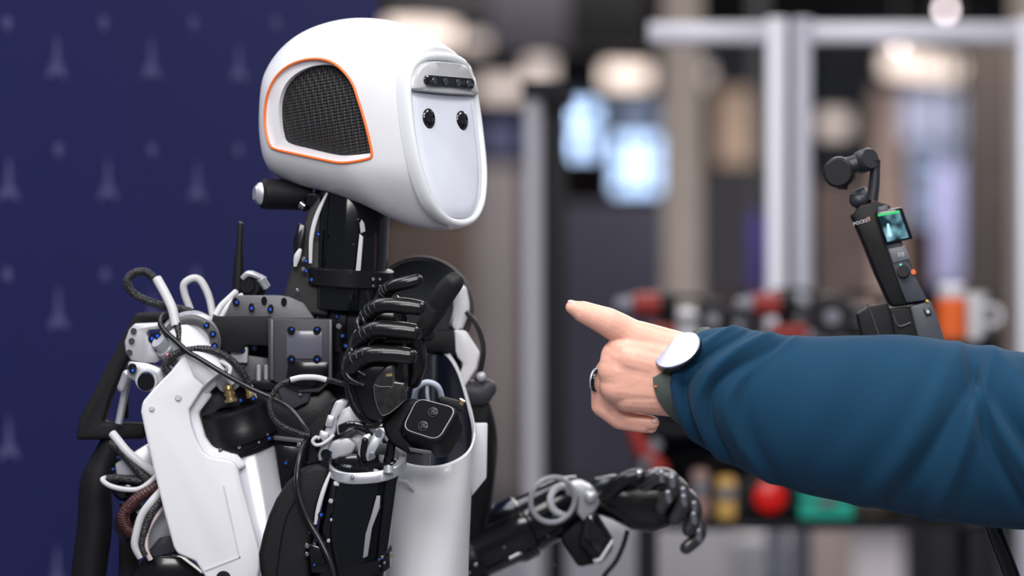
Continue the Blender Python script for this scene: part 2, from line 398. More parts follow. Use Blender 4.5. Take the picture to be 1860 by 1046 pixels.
column(1205, 1275, 11, 'pale beige column left of the white frame'); column(1846, 1930, 11, 'pale beige column at the right edge')

# grey stand left of centre: light post and dark post
t = empty('lamp_stand', (at(968, 0, 6.4).x, 6.4, 0)); tag(t, 'slim grey stand with wide top right of the robot face', 'stand')
p = at(968, 170, 6.4); wcyl('post', (p.x, 6.4, 0.03), (p.x, 6.4, p.z), .0165, mat('grey_post', srgb(170, 168, 176), .4), t)
wcyl('base_plate', (p.x, 6.4, 0), (p.x, 6.4, .03), .11, BLACKM, t); q = at(968, 168, 6.4)
wbox('top_bracket', (q.x - .02, 6.37, q.z - .01), (q.x + .05, 6.43, q.z + .02), BLACKM, t, bevel=.004)
t = empty('truss_post', (at(1010, 0, 7).x, 7, 0)); tag(t, 'thick black post with a square top right of the grey stand', 'post')
p = at(1010, 178, 7); wbox('post', (p.x - .02, 7, .02), (p.x + .02, 7.04, p.z), BLACKM, t, bevel=.004); wbox('base_plate', (p.x - .2, 6.8, 0), (p.x + .2, 7.24, .02), BLACKM, t); wbox('cap', (p.x - .055, 6.98, p.z - .02), (p.x + .03, 7.06, p.z + .02), BLACKM, t, bevel=.004)

# white aluminium booth frame with glass
D = 6.3; q = D * SENS / LENS / 1860
ALU = mat('white_aluminium', srgb(205, 204, 214), .35, metal=.1)
GLASS = mat('clear_glass', (1, 1, 1), .02, trans=1.0)
t = empty('glass_booth_frame', (at(1430, 0, D).x, D, 0)); tag(t, 'white aluminium frame of the glass booth with a double post', 'frame')
for (x0, x1, m) in ((1392, 1430, ALU), (1440, 1476, mat('grey_aluminium', srgb(160, 160, 172), .35, metal=.1))):
    a, c = at(x0, 0, D), at(x1, 0, D); wbox('post', (a.x, D, 0), (c.x, D + .04, at(0, 32, D).z), m, t, bevel=.003)
for (x0, x1) in ((1178, 1392), (1476, 1850)):
    a, c = at(x0, 78, D), at(x1, 40, D); wbox('rail', (a.x, D, a.z), (c.x, D + .04, c.z), ALU, t, bevel=.003)
    wbox('glass_pane', (a.x + .01, D + .018, .9), (c.x - .01, D + .022, a.z + .004), GLASS, t)
    wbox('sill', (a.x, D, .86), (c.x, D + .04, .90), ALU, t, bevel=.003)
a = at(1178, 78, D); wbox('post', (a.x - .03, D, 0), (a.x, D + .04, .88), ALU, t, bevel=.003)
a = at(1850, 78, D); wbox('post', (a.x, D, 0), (a.x + .035, D + .04, at(0, 32, D).z), ALU, t, bevel=.003)

# shelving rack with gear
D = 5.6; Q5 = D * SENS / LENS / 1860
def ap(x, y, dd=0): p = at(x, y, D); return Vector((p.x, D + dd, p.z))
rk = empty('shelving_rack', (at(1480, 0, D).x, D, 0)); tag(rk, 'open black steel shelving rack holding gear behind the pointing arm', 'rack')
x0, x1 = ap(1170, 0).x, ap(1810, 0).x
for zy, nm in ((618, 'shelf'), (775, 'shelf'), (948, 'shelf')):
    z = ap(0, zy).z; wbox(nm, (x0, D, z - .012), (x1, D + .35, z), BLACKM, rk, bevel=.002)
for x in (x0, x1 - .02):
    for y in (D, D + .33): wbox('upright', (x, y, 0), (x + .02, y + .02, ap(0, 610).z), BLACKM, rk)
wbox('back_panel', (x0, D + .36, ap(0, 948).z), (x1, D + .365, ap(0, 618).z), mat('rack_back', srgb(52, 50, 60), .8, var=.3, vscale=9), rk)
zt, zb = ap(0, 618).z, ap(0, 948).z
REDM = mat('red_plastic', srgb(140, 36, 30), .5); ORM = mat('orange_plastic', srgb(232, 104, 44), .4); TEAL = mat('teal_cloth', srgb(14, 150, 128), .6); YEL = mat('yellow_card', srgb(190, 150, 80), .6)
WHT = mat('white_plastic', srgb(205, 205, 210), .4); GRM = mat('grey_plastic', srgb(130, 130, 140), .5)
def cable_drum(px, r, m, lb, z, yy=.12, rim=BLACKS):
    x = ap(px, 0).x; t = empty('cable_reel', (x, D + yy, z)); tag(t, lb, 'reel', 'reels on the rack')
    for s_ in (-1, 1): wcyl('flange', (x, D + yy + s_ * .03 - .004, z + r), (x, D + yy + s_ * .03 + .004, z + r), [(0, r * .96), (.3, r), (.7, r), (1, r * .96)], rim, t)
    wcyl('drum', (x, D + yy - .03, z + r), (x, D + yy + .03, z + r), r * .7, m, t)
    wcyl('hub', (x, D + yy - .045, z + r), (x, D + yy - .03, z + r), r * .32, GRM, t)
cable_drum(1300, .030, GRM, 'black reel with grey hub standing between the two red drills', zt)
cable_drum(1348, .022, BLACKM, 'smaller black reel right of the first reel', zt)
cable_drum(1520, .034, GRM, 'black reel right of the white posts', zt)
def drill(px, py, lb, m=REDM, z=None):
    z = zt if z is None else z; x = ap(px, 0).x; t = empty('power_drill', (x, D + .1, z)); tag(t, lb, 'drill', 'drills on the rack')
    wcyl('body', (x - .03, D + .1, z + .052), (x + .01, D + .1, z + .052), [(0, .012), (.1, .017), (.8, .018), (1, .018)], m, t); wcyl('motor_case', (x + .01, D + .1, z + .052), (x + .036, D + .1, z + .052), [(0, .019), (.8, .019), (1, .014)], BLACKM, t)
    b = MB(); b.tube([(x + .015, D + .1, z + .045), (x + .022, D + .1, z + .028), (x + .026, D + .1, z + .008)], [.014, .012, .015]); b.build_w('handle', BLACKM, t)
    wbox('battery', (x - .005, D + .075, z), (x + .05, D + .125, z + .022), m, t, bevel=.004); wcyl('chuck', (x - .055, D + .1, z + .052), (x - .03, D + .1, z + .052), [(0, .008), (1, .013)], GRM, t)
drill(1190, 0, 'red and black drill at the left end of the top shelf'); drill(1412, 0, 'red and black drill under the white posts')
def case(px, w, h, m, lb, z, yy=.05, dp=.12, name='tool_case'):
    x = ap(px, 0).x; t = empty(name, (x, D + yy, z)); tag(t, lb, 'case' if name == 'tool_case' else 'box')
    wbox('body', (x - w / 2, D + yy, z), (x + w / 2, D + yy + dp, z + h * .62), m, t, bevel=.006); wbox('lid', (x - w / 2, D + yy, z + h * .64), (x + w / 2, D + yy + dp, z + h), m, t, bevel=.006)
    wbox('latch', (x - .012, D + yy - .006, z + h * .5), (x + .012, D + yy, z + h * .75), STEEL, t); 
    b = MB(); b.tube([(x - .03, D + yy + dp / 2, z + h - .002), (x - .025, D + yy + dp / 2, z + h + .016), (x + .025, D + yy + dp / 2, z + h + .016), (x + .03, D + yy + dp / 2, z + h - .002)], .004); b.build_w('handle', BLACKM, t)
case(1252, .03, .045, WHT, 'small white case beside the leftmost red drill', zt)
case(1462, .04, .055, BLACKM, 'black tool case at the foot of the white posts', zt, .2)
case(1592, .055, .052, BLACKS, 'black tool case left of the handheld camera', zt, .15)
case(1665, .05, .045, GRM, 'grey tool case behind the handheld camera', zt, .18)
# bottle orange with white cap
x = ap(1742, 0).x; t = empty('drinks_bottle', (x, D + .1, zt)); tag(t, 'orange bottle with a white top right of the handheld camera', 'bottle')
wcyl('body', (x, D + .1, zt), (x, D + .1, zt + .062), [(0, .020), (.05, .023), (.9, .023), (1, .018)], ORM, t); wcyl('cap', (x, D + .1, zt + .062), (x, D + .1, zt + .085), [(0, .02), (.8, .02), (1, .016)], WHT, t)
x = ap(1785, 0).x; t = empty('mug', (x, D + .12, zt)); tag(t, 'pale mug right of the orange bottle', 'mug')
wcyl('body', (x, D + .12, zt), (x, D + .12, zt + .07), [(0, .018), (1, .022)], WHT, t)
b = MB(); b.torus((x + .028, D + .12, zt + .035), (0, 1, 0), .014, .004); b.build_w('handle', WHT, t)
# lower shelf
zm = ap(0, 948).z
x = ap(1400, 0).x; t = empty('stop_button_box', (x, D, zm)); tag(t, 'black box with a round red stop button', 'button box')
wbox('box', (x - .035, D + .05, zm), (x + .035, D + .1, zm + .07), BLACKM, t, bevel=.005); wcyl('button', (x, D + .05, zm + .036), (x, D + .012, zm + .036), [(0, .012), (.4, .012), (.5, .024), (.9, .024), (1, .018)], mat('signal_red', srgb(200, 20, 10), .3), t)
case(1322, .03, .065, YEL, 'narrow ochre box left of the red button', zm, .03, .06, 'card_box')
case(1276, .026, .075, mat('brown_pink', srgb(150, 120, 115), .6), 'pinkish brown box beside the robot fingers', zm, .05, .08, 'card_box')
case(1505, .082, .045, TEAL, 'bright teal box under the sleeve', zm, .03, .1, 'storage_box')
case(1590, .09, .04, mat('brown_box', srgb(60, 48, 42), .7), 'dark brown box right of the teal box', zm, .1, .1, 'storage_box')
case(1735, .075, .09, BLACKM, 'black case at the right end of the lower shelf', zm, .05, .12)
cable_drum(1660, .03, GRM, 'small grey reel on the lower shelf', zm)
case(1355, .04, .05, GRM, 'grey case behind the ochre box', zm, .2, .08)
# red pliers-like hand tool hanging below the hand
x = 0; t = empty('bolt_cutter', ap(1150, 770, -.3)); tag(t, 'red handled cutter hanging below the pointing hand', 'tool')
b = MB(); b.tube([ap(1148, 770, -.02), ap(1168, 820, -.02), ap(1196, 850, -.02), ap(1200, 880, -.02)], [.011, .013, .014, .012]); b.build_w('handle', REDM, t)
b = MB(); b.tube([ap(1195, 800, 0), ap(1180, 830, 0), ap(1160, 870, 0)], [.009, .009, .008]); b.build_w('jaw', GRM, t)
b = MB(); b.cyl(ap(1172, 836, -.04), ap(1172, 836, .02), .008); b.build_w('pivot', STEEL, t)
# low grey furniture on the far floor (under shelf)
for (px, py, w, h, dd, m, lb) in ((1150, 1010, .5, .42, 9.5, mat('grey_white', srgb(150, 148, 152), .5), 'white low cabinet below the robot fingers'), (1330, 1030, .34, .3, 10, GRM, 'grey floor box under the rack'), (1450, 990, .3, .36, 10.5, mat('beige_box', srgb(160, 145, 140), .6), 'beige floor box under the teal box'),
        (1760, 1000, .25, .55, 9, BLACKM, 'black speaker cabinet under the right end of the rack'), (1010, 1040, .42, .5, 9.2, GRM, 'white low cabinet under the far robot forearm')):
    p = at(px, py, dd); t = empty('floor_cabinet', (p.x, dd, 0)); tag(t, lb, 'cabinet')
    H = p.z + h / 4
    wbox('body', (p.x - w / 2, dd, 0.03), (p.x + w / 2, dd + .3, H), m, t, bevel=.02); wbox('door', (p.x - w / 2 + .02, dd - .012, .06), (p.x + w / 2 - .02, dd, H - .03), m, t, bevel=.004); wcyl('handle', (p.x + w / 3, dd - .03, H * .6), (p.x + w / 3, dd - .03, H * .6 + .12), .006, STEEL, t)
    wbox('plinth', (p.x - w / 2 + .03, dd + .02, 0), (p.x + w / 2 - .03, dd + .28, .03), BLACKM, t)

# ================================================================== ROBOT
rob = empty('humanoid_robot', (to_world(620, 0, 350, 1).x, D0 + .17, 0))
tag(rob, 'humanoid robot with white helmet head and raised black hand before the navy backdrop', 'robot')

# ---------------- head
TH = math.radians(32); CT, ST = math.cos(TH), math.sin(TH); HCX, HD = 668., 260.
def h2p(X, y, N): return (HCX + X * CT - N * ST, y, HD - X * ST - N * CT)
HC = (-12., 205.)
OUT = spline([(-205,200),(-200,150),(-188,118),(-160,84),(-120,57),(-70,40),(-10,33),(50,40),(100,59),(150,87),(205,122),(262,180),(295,250),(290,330),(250,390),(205,414),(150,419),(110,413),(80,403),(40,385),(0,369),(-60,352),(-130,337),(-172,322),(-194,295),(-204,250)], 8, True)
NA = 192; PHI = np.linspace(-PI, PI, NA, endpoint=False)
def polar(pts):
    a = np.array([math.atan2(p[1] - HC[1], p[0] - HC[0]) for p in pts]); r = np.array([math.hypot(p[1] - HC[1], p[0] - HC[0]) for p in pts]); i = np.argsort(a); a, r = a[i], r[i]
    return np.concatenate([a - 2 * PI, a, a + 2 * PI]), np.concatenate([r, r, r])
OA, ORr = polar(OUT)
def rout(phi): return float(np.interp(phi, OA, ORr))
PP = 2.7
def sm(t): t = min(max(t, 0), 1); return t * t * (3 - 2 * t)
def wid(X, y): return 133 * (1 - .06 * sm((X - 40) / 140)) * (1 - .30 * sm((y - 300) / 125) * sm((X + 60) / 200))
def surfN(X, y):
    phi = math.atan2(y - HC[1], X - HC[0]); rho = math.hypot(y - HC[1], X - HC[0]) / rout(phi); rho = min(rho, .999)
    return wid(X, y) * (1 - rho ** PP) ** (1 / PP)
def s2h(x, y):
    N = 125.
    for _ in range(30):
        X = (x - HCX + ST * N) / CT; N = .5 * N + .5 * surfN(X, y)
    return X, y, N
def faceX(y): return float(np.interp(y, [80, 98, 112, 135, 175, 250, 330, 395, 420], [158, 157, 155, 151, 154, 165, 179, 190, 192]))
zo = lambda L: [(440 + a / 2.377, b_ / 2.377) for a, b_ in L]
ORL = zo([(100,500),(110,420),(145,345),(200,295),(270,270),(340,267),(400,285),(450,325),(490,380),(515,450),(540,530),(563,620),(573,680),(560,696),(500,708),(440,712),(380,702),(250,672),(150,647),(120,622),(103,560)])
VTL = zo([(152,500),(157,430),(182,370),(230,325),(300,297),(375,294),(425,318),(465,362),(500,430),(525,520),(548,610),(562,665),(535,674),(440,680),(380,672),(280,647),(185,620),(162,580)])
def outl(L):
    H = [s2h(x, y) for x, y in [tuple(p) for p in spline(L, 4, True)]]
    return H, polar([(h[0], h[1]) for h in H])
OH, (oa, orr) = outl(ORL); VH, (va, vr) = outl(VTL)
rings = []; M = 30
def hp(phi, rad, dN=0, side=1, clamp=True):
    X, y = HC[0] + rad * math.cos(phi), HC[1] + rad * math.sin(phi)
    return X, y
def side_rings(side):
    R = []
    ro = [float(np.interp(p, oa, orr)) for p in PHI]; rv = [float(np.interp(p, va, vr)) for p in PHI]; rO = [rout(p) for p in PHI]
    def pt(phi, rad, off):
        X, y = HC[0] + rad * math.cos(phi), HC[1] + rad * math.sin(phi); N = surfN(X, y) - off; return h2p(X, y, side * N)
    R.append([pt(p, r, 22) for p, r in zip(PHI, rv)]); R.append([pt(p, r + .5, 9) for p, r in zip(PHI, rv)])
    R.append([pt(p, a * .5 + c * .5, 7.5) for p, a, c in zip(PHI, rv, ro)])
    R.append([pt(p, a * .12 + c * .88, 5) for p, a, c in zip(PHI, rv, ro)])
    for i in range(M):
        row = []
        for k, p in enumerate(PHI):
            pv = math.asin((ro[k] / rO[k]) ** (PP / 2)); ps = pv + (PI / 2 - pv) * i / M
            rho = math.sin(ps) ** (2 / PP); rad = rho * rO[k]; X, y = HC[0] + rad * math.cos(p), HC[1] + rad * math.sin(p)
            N = wid(X, y) * max(math.cos(ps), 0) ** (2 / PP); fx = faceX(y)
            if X > fx:
                X = fx + 0.02 * (X - fx)
            row.append(h2p(X, y, side * N))
        R.append(row)
    return R
near, far = side_rings(1), side_rings(-1)
mid = []
for k, p in enumerate(PHI):
    X, y = HC[0] + rout(p) * math.cos(p), HC[1] + rout(p) * math.sin(p); fx = faceX(y)
    if X > fx: X = fx + .02 * (X - fx)
    mid.append(h2p(X, y, 0))
b = MB(); b.rings(near + [mid] + far[::-1]); head = b.build('head_shell', WHITE, rob, d=HD, ang=50)
for side in (1, -1):
    b = MB(); R = []
    for f in (1, .8, .6, .4, .2, .02):
        row = []
        for p in PHI:
            r = float(np.interp(p, va, vr)); X, y = HC[0] + r * f * math.cos(p), HC[1] + r * f * math.sin(p); Xe, ye = HC[0] + r * math.cos(p), HC[1] + r * math.sin(p)
            row.append(h2p(X, y, side * (surfN(X, y) - 19)))
        R.append(row)
    b.rings(R, cap0=False); b.build('vent_grille', GRILLE, head, d=HD)
    b = MB(); b.tube([h2p(h[0], h[1], side * (h[2] + .3)) for h in OH], 2.5, n=8, sub=1, closed=True); b.build('vent_trim', ORANGE, head, d=HD)
VO = [(0,101),(50,104),(84,115),(106,136),(115,165),(119,205),(119,255),(114,305),(101,348),(82,380),(54,402),(28,411)]
VO = VO + [(0, 414)] + [(-n, y) for n, y in VO[:0:-1]]
VO = [tuple(q) for q in spline(VO, 4, True)]
def vis(sc, dX, L=VO, cy=262, pinch=0): return [h2p(faceX(cy + (y - cy) * sc) + dX - pinch * (n / 120) ** 2, cy + (y - cy) * sc, n * sc) for n, y in L]
b = MB(); b.rings([vis(*q) for q in ((1.0, -14), (1.012, -2), (1.005, 6), (.985, 11), (.955, 13), (.925, 12), (.905, 6), (.6, 5), (.2, 5))])
b.build('visor', VISOR, head, d=HD, ang=60)
FO = [(0,176),(60,176),(96,177),(104,184),(105,215),(104,260),(98,305),(86,345),(68,374),(46,391),(24,397)]
FO = FO + [(0, 398)] + [(-n, y) for n, y in FO[:0:-1]]
FO = [tuple(q) for q in spline(FO, 4, True)]
b = MB(); b.rings([vis(sc, dX, FO, 285, pin) for sc, dX, pin in ((.99, 2, 0), (1, 8, 1), (.985, 9.5, 1.5), (.8, 11, 1.5), (.5, 12, 1), (.1, 12.5, 0))]); b.build('face_screen', SCREENF, head, d=HD, ang=60)
EYEM = mat('eye_black', (.004, .004, .005), .05, coat=1)
for N in (60, -49):
    X = faceX(217) + 11; rot = Matrix.Rotation(0, 3, 'X')
    b = MB(); c = h2p(X, 222, N)
    ry = Matrix(((CT, 0, ST), (0, 1, 0), (-ST, 0, CT)))   # local x -> forward
    b.ball(c, 8, 19, 19, n=28, m=18, rot=ry); eye = b.build('eye', EYEM, head, d=HD)
BO = [(0,117),(45,118),(76,125),(97,142),(108,164),(104,172),(60,174),(0,175)]
BO = BO + [(-n, y) for n, y in BO[-2:0:-1]]
BO = [tuple(q) for q in spline(BO, 4, True)]
b = MB(); b.rings([vis(sc, dX, BO, 150, pin) for sc, dX, pin in ((1, 0, 0), (1, 12, 0), (.97, 18, 2), (.9, 23, 4), (.5, 25, 3), (.1, 25, 0))]); b.build('brow_housing', mat('brow_grey', (.46, .47, .49), .2, coat=.6), head, d=HD, ang=60)
st = []
for i in range(40):
    a = 2 * PI * i / 40; n = 68 * (1 if math.cos(a) > 0 else -1) + 11 * math.cos(a); st.append((n, 151 + 9.5 * math.sin(a)))
b = MB(); b.rings([[h2p(faceX(151) + dX - 4 * (n / 100) ** 2, 154 + (y - 151) * sc, n * sc - 1) for n, y in st] for sc, dX in ((1.02, 14), (1.02, 28), (.98, 30), (.3, 31))]); cb = b.build('camera_bar', GLASSB, head, d=HD)
for N in (55, 20, -22, -58):
    c = h2p(faceX(151) + 27, 154, N); c2 = h2p(faceX(151) + 31.5 - 4 * (N / 100) ** 2, 154, N); b = MB(); b.cyl(c, c2, [(0, 7), (1, 6)], n=20); b.build('lens', LENSM, head, d=HD)

# ---------------- neck
nk = MB(); nk.cyl((640, 345, 290), (628, 560, 300), [(0, 66), (.05, 70), (1, 72)], n=48)
neck = nk.build('neck', BLACKP, rob)
b = MB(); b.cyl((632, 486, 296), (630, 520, 298), [(0, 80), (.1, 84), (.9, 84), (1, 80)], n=48); b.build('collar', BLACKS, neck)
b = MB(); b.prism([(653,424),(660,430),(655,492),(646,492)], 214, 218, 1); b.build('label_strip', CABLEW, neck)
b = MB(); b.prism([(657,398),(662,406),(664,420),(655,424),(653,406)], 216, 219, 1); b.build('label_strip', CABLEW, neck)
bolts(neck, [(678, 507, 226), (690, 507, 230), (678, 519, 226), (690, 519, 230), (650, 398, 216), (642, 444, 217), (637, 494, 213)], r=4.2)
b = MB(); b.tube([(594, 350, 230), (576, 390, 225), (566, 430, 222), (564, 478, 222)], [2, 4, 4, 3], flat=.5); b.build('neck_highlight_strip', CABLEW, neck)  # white strip standing in for the gloss highlight along the neck
b = MB(); b.prism([(582,352),(560,385),(546,430),(530,490),(510,562),(598,575),(592,500),(590,440),(600,390),(612,352)], 248, 310, 6, 3); b.build('neck_side_plate', mat('neck_plate', (.020, .018, .019), .5), neck)
b = MB(); b.prism([(543,404),(532,440),(536,472),(528,480),(540,488),(552,450),(556,410)], 226, 236, 2); b.build('neck_hook', BLACKG, neck)
b = MB(); b.tube([(546, 452, 222), (540, 466, 220), (536, 484, 221)], [3, 6, 3], flat=.6); b.build('neck_hook_highlight', CABLEW, neck)  # highlight on the hook, modelled as a small white piece
bolts(neck, [(556, 474, 222), (556, 492, 222), (578, 425, 222), (566, 508, 222)], BLUE, 4.5)
bolts(neck, [(552, 471, 224), (552, 489, 224), (541, 527, 224)], STEEL, 6)
b = MB(); b.cyl((560, 355, 300), (474, 352, 270), [(0, 27), (.85, 28), (.95, 27), (1, 22)], n=36); nm = b.build('neck_motor', BLACKM, neck)
b = MB(); b.cyl((476, 352, 271), (462, 351, 266), [(0, 22), (.5, 20), (1, 12)], n=28); b.build('motor_cap', SILVER, neck)
b = MB(); b.cyl((548, 372, 268), (556, 378, 262), [(0, 9), (1, 8)], n=16); b.build('pivot_pin', STEEL, neck)
b = MB(); b.prism([(556, 352), (620, 352), (690, 372), (700, 400), (640, 398), (560, 376)], 250, 330, 5); b.build('neck_yoke', BLACKG, neck)
nb = MB(); nb.prism([(570,540),(722,540),(726,620),(716,700),(580,700)], 270, 340, 6, 2); nb.prism([(598,556),(632,556),(632,640),(598,640)], 262, 272, 3); nb.prism([(650,560),(700,560),(694,650),(648,650)], 258, 272, 3)
nbo = nb.build('neck_base', BLACKG, rob)
bolts(nbo, [(622, 610, 258), (628, 628, 258), (612, 575, 258), (690, 600, 254), (668, 574, 254)], BLUE, 4.5); bolts(nbo, [(615, 592, 258), (700, 640, 254)], STEEL, 7)

# ---------------- antenna and rear fittings
b = MB(); b.cyl((437, 404, 330), (431, 540, 330), [(0, 4), (.03, 5.5), (.38, 6), (.5, 8.5), (.75, 10), (1, 10)], n=16); an = b.build('antenna', BLACKM, rob)
b = MB(); b.cyl((437, 402, 330), (437, 407, 330), [(0, 3.5), (1, 5)], n=12); b.build('antenna_tip', GREYP, an)
b = MB(); b.cyl((462, 520, 350), (452, 518, 320), [(0, 24), (.4, 26), (1, 22)], n=28); b.cyl((452, 518, 320), (450, 518, 314), 14, n=20); rc = b.build('rear_connector', BLACKM, rob)
b = MB(); b.tube([(440, 506, 316), (452, 497, 314), (468, 502, 316), (482, 508, 318)], [5, 6, 6, 5]); b.cyl((474, 506, 312), (484, 522, 318), 8, n=14); b.build('connector_clip', SILVER, rc)

# ---------------- chest housing
ch = MB()
ch.prism([(430,536),(492,536),(528,538),(556,550),(572,574),(576,580),(408,580)], 245, 380, 3, 2)
cho = ch.build('chest_bracket', GREYP, rob)
b = MB(); b.prism([(388,574),(494,574),(494,628),(448,626),(440,640),(410,640),(400,622),(388,622)], 236, 300, 2); b.build('chest_recess', BLACKM, cho)
b = MB(); b.prism([(488,577),(604,579),(604,690),(582,712),(545,712),(490,688)], 222, 300, 4, 2); pn = b.build('chest_panel', GREYT, cho)
b = MB(); b.prism([(524,656),(598,656),(600,690),(580,704),(540,708),(518,700)], 219, 226, 3); b.build('chest_panel_inset', BLACKG, cho)
b = MB(); b.prism([(520,600),(586,600),(586,652),(520,652)], 219, 224, 4); b.build('chest_window', mat('smoked_panel', (.10, .10, .13), .22, coat=.4), cho)
b = MB()
for x_ in (494, 600): b.prism([(x_-3,580),(x_+3,580),(x_+3,690),(x_-3,690)], 217, 224, 1)
b.build('panel_rib', GREYP, cho)
for sp in ((428, 548), (457, 558), (480, 546), (492, 560), (516, 548)):
    b = MB(); b.cyl((sp[0], sp[1], 240), (sp[0], sp[1], 248), [(0, 7.5), (1, 7.5)], n=18, flat=.7); b.build('bolt_hole', BLACKG, cho)
bolts(cho, [(430, 549, 238), (457, 560, 238), (491, 562, 238)], BLUE, 5)
for sp in ((529, 600), (576, 600), (529, 652), (576, 652)):
    b = MB(); b.cyl((sp[0], sp[1], 214), (sp[0], sp[1], 222), [(0, 7), (1, 8)], n=18); b.build('bolt_hole', BLACKG, cho)
bolts(cho, [(530, 598, 212), (576, 598, 212), (530, 653, 212), (576, 653, 212)], BLUE, 4)
b = MB(); b.prism([(400,622),(448,622),(448,668),(404,664)], 262, 300, 3); b.prism([(420,640),(490,650),(488,700),(424,690)], 268, 300, 3); cm = b.build('chest_mount', GREYP, rob)
b = MB(); b.prism([(416,625),(436,622),(452,628),(450,660),(420,658)], 250, 266, 3); b.build('bearing_block', SILVERW, cm)
for x_ in (470, 484): 
    b = MB(); b.cyl((x_, 662, 255), (x_, 702, 255), 5, n=14); b.build('standoff', SILVER, cm)
bolts(cm, [(440, 636, 246), (462, 632, 262)], BLUE, 5); 
# dark machinery between chest and arm
b = MB(); b.prism([(455,690),(500,684),(546,690),(600,708),(628,740),(620,830),(500,850),(452,800)], 250, 330, 6, 2); b.prism([(458,692),(500,686),(540,694),(532,712),(470,706)], 236, 256, 3)
co_ = b.build('torso_core', BLACKS, rob)
b = MB(); b.prism([(392,590),(722,590),(722,700),(706,830),(640,900),(470,860),(400,800)], 332, 372, 6); b.build('core_backing', mat('core_black', (.008, .008, .010), .5), co_)
b = MB(); b.prism([(498,690),(572,700),(560,730),(535,742),(512,728)], 230, 256, 4); b.build('core_gusset', GREYT, co_)
b = MB(); b.prism([(494,790),(560,798),(560,806),(494,798)], 235, 256, 1); b.build('core_rail', GREYP, co_)
b = MB(); b.prism([(500,806),(556,812),(556,900),(512,900)], 238, 262, 3); b.build('core_plate', BLACKG, co_)
bolts(co_, [(543, 808, 232), (545, 716, 226)], STEEL, 5); bolts(co_, [(519, 841, 234), (512, 694, 232), (487, 795, 236)], BLUE, 4.5)
# ---------------- shoulder
sh = MB(); sh.cyl((345, 618, 300), (346, 624, 202), [(0, 54), (.2, 56), (.8, 57), (1, 54)], n=48); sho = sh.build('shoulder_joint', SILVERW, rob)
b = MB(); b.torus((346, 624, 200), (.05, .1, -1), 44, 9, n=48, m=10, flat=.5); b.build('shoulder_ring', GREYP, sho)
bolts(sho, [(346 + 44 * math.cos(a), 624 + 44 * math.sin(a), 194) for a in (-2.2, -1.75, -1.3, -.85, -.4, .1)], BLUE, 5.5)
b = MB(); b.cyl((318, 600, 216), (392, 690, 196), [(0, 26), (.1, 32), (.8, 36), (1, 30)], n=36); b.build('shoulder_cover', WHITE, sho)
br = MB()
br.prism([(246,587),(290,585),(300,598),(272,599),(268,606),(284,636),(296,650),(286,659),(262,659),(240,655),(230,640),(228,620),(236,598)], 210, 250, 4, 2)
bro = br.build('shoulder_bracket', SILVERW, rob)
for y_ in (601, 619, 640):
    b = MB(); b.cyl((243 - (y_ - 601) * .2, y_, 205), (243 - (y_ - 601) * .2, y_, 216), 5.5, n=16, flat=1); b.build('bolt_hole', GREYT, bro)
b = MB(); b.cyl((288, 618, 190), (310, 640, 210), [(0, 14), (.5, 15), (.55, 20), (1, 20)], n=24); b.build('bearing', SILVER, bro)
bolts(bro, [(286, 610, 195), (276, 615, 206)], BLUE, 6)
for q in ((288, 629), (304, 645), (298, 662)):
    b = MB(); b.ball((q[0], q[1], 186), 3.5); b.build('paint_mark', PINK, bro)
b = MB(); b.prism([(234,655),(262,655),(296,668),(302,690),(284,706),(256,698),(232,684)], 212, 252, 5, 2); lo = b.build('lower_bracket', SILVER, rob)
b = MB(); b.cyl((266, 694, 200), (266, 694, 216), [(0, 16), (1, 17)], n=24); b.build('bracket_bore', BLACKG, lo)
b = MB(); b.torus((266, 690, 204), (0, 0, 1), 17, 4, n=28); b.build('bore_ring', SILVERW, lo)
b = MB(); b.cyl((241, 668, 205), (241, 668, 216), 8, n=18); b.build('bracket_bore', BLACKG, lo); bolts(lo, [(241, 673, 202), (265, 680, 202)], BLUE, 5.5)
b = MB(); b.cyl((392, 662, 240), (420, 690, 200), [(0, 24), (.3, 28), (1, 26)], n=28); b.prism([(372,620),(398,640),(420,676),(408,690),(376,668),(362,640)], 215, 240, 5); b.build('elbow_flange', SILVERW, rob)

# ---------------- upper arm
UA = [(334,646),(392,650),(402,672),(398,682),(371,704),(345,744),(350,772),(359,797),(371,819),(384,828),(424,836),(432,845),(440,880),(455,935),(472,998),(472,1030),(466,1062),(440,1090),(395,1082),(371,1040),(357,1018),(324,1004),(317,991),(301,932),(280,848),(265,781),(258,746),(261,729),(282,704),(310,676)]
b = MB(); b.prism(UA, 175, 225, 11, 4); ua = b.build('upper_arm_cover', WHITE_M, rob, ang=60)
b = MB(); b.prism([(404,874),(418,878),(438,1010),(372,1034),(374,1040),(444,1014),(424,866)][:4] , 173, 177, 0)
b = MB(); b.prism([(371,704),(388,716),(362,750),(374,792),(388,812),(432,822),(450,846),(430,856),(380,840),(346,806),(338,746)], 198, 246, 7, 3); b.build('cover_side', WHITE_M, ua, ang=60)
for q in ((324, 722, 5), (276, 742, 4), (406, 1050, 12)):
    b = MB(); b.cyl((q[0], q[1], 171), (q[0], q[1], 180), [(0, q[2]), (1, q[2])], n=20); b.torus((q[0], q[1], 174), (0, 0, 1), q[2], 1.5); b.build('screw_recess', GREYW if q[2] < 10 else BLACKM, ua)
b = MB(); b.prism([(434,1012),(437,1012),(408,882),(405,882)], 173, 177, 0); b.prism([(372,1034),(436,1010),(437,1012),(373,1037)], 173, 177, 0); b.build('cover_seam', mat('seam_grey', (.58, .58, .62), .4), ua)
b = MB(); b.cyl((448, 818, 262), (500, 1080, 262), [(0, 52), (.01, 54), (1, 58)], n=48); ac = b.build('arm_actuator_cover', mat('pearl_cover', (.56, .56, .61), .3, metal=.3), rob)
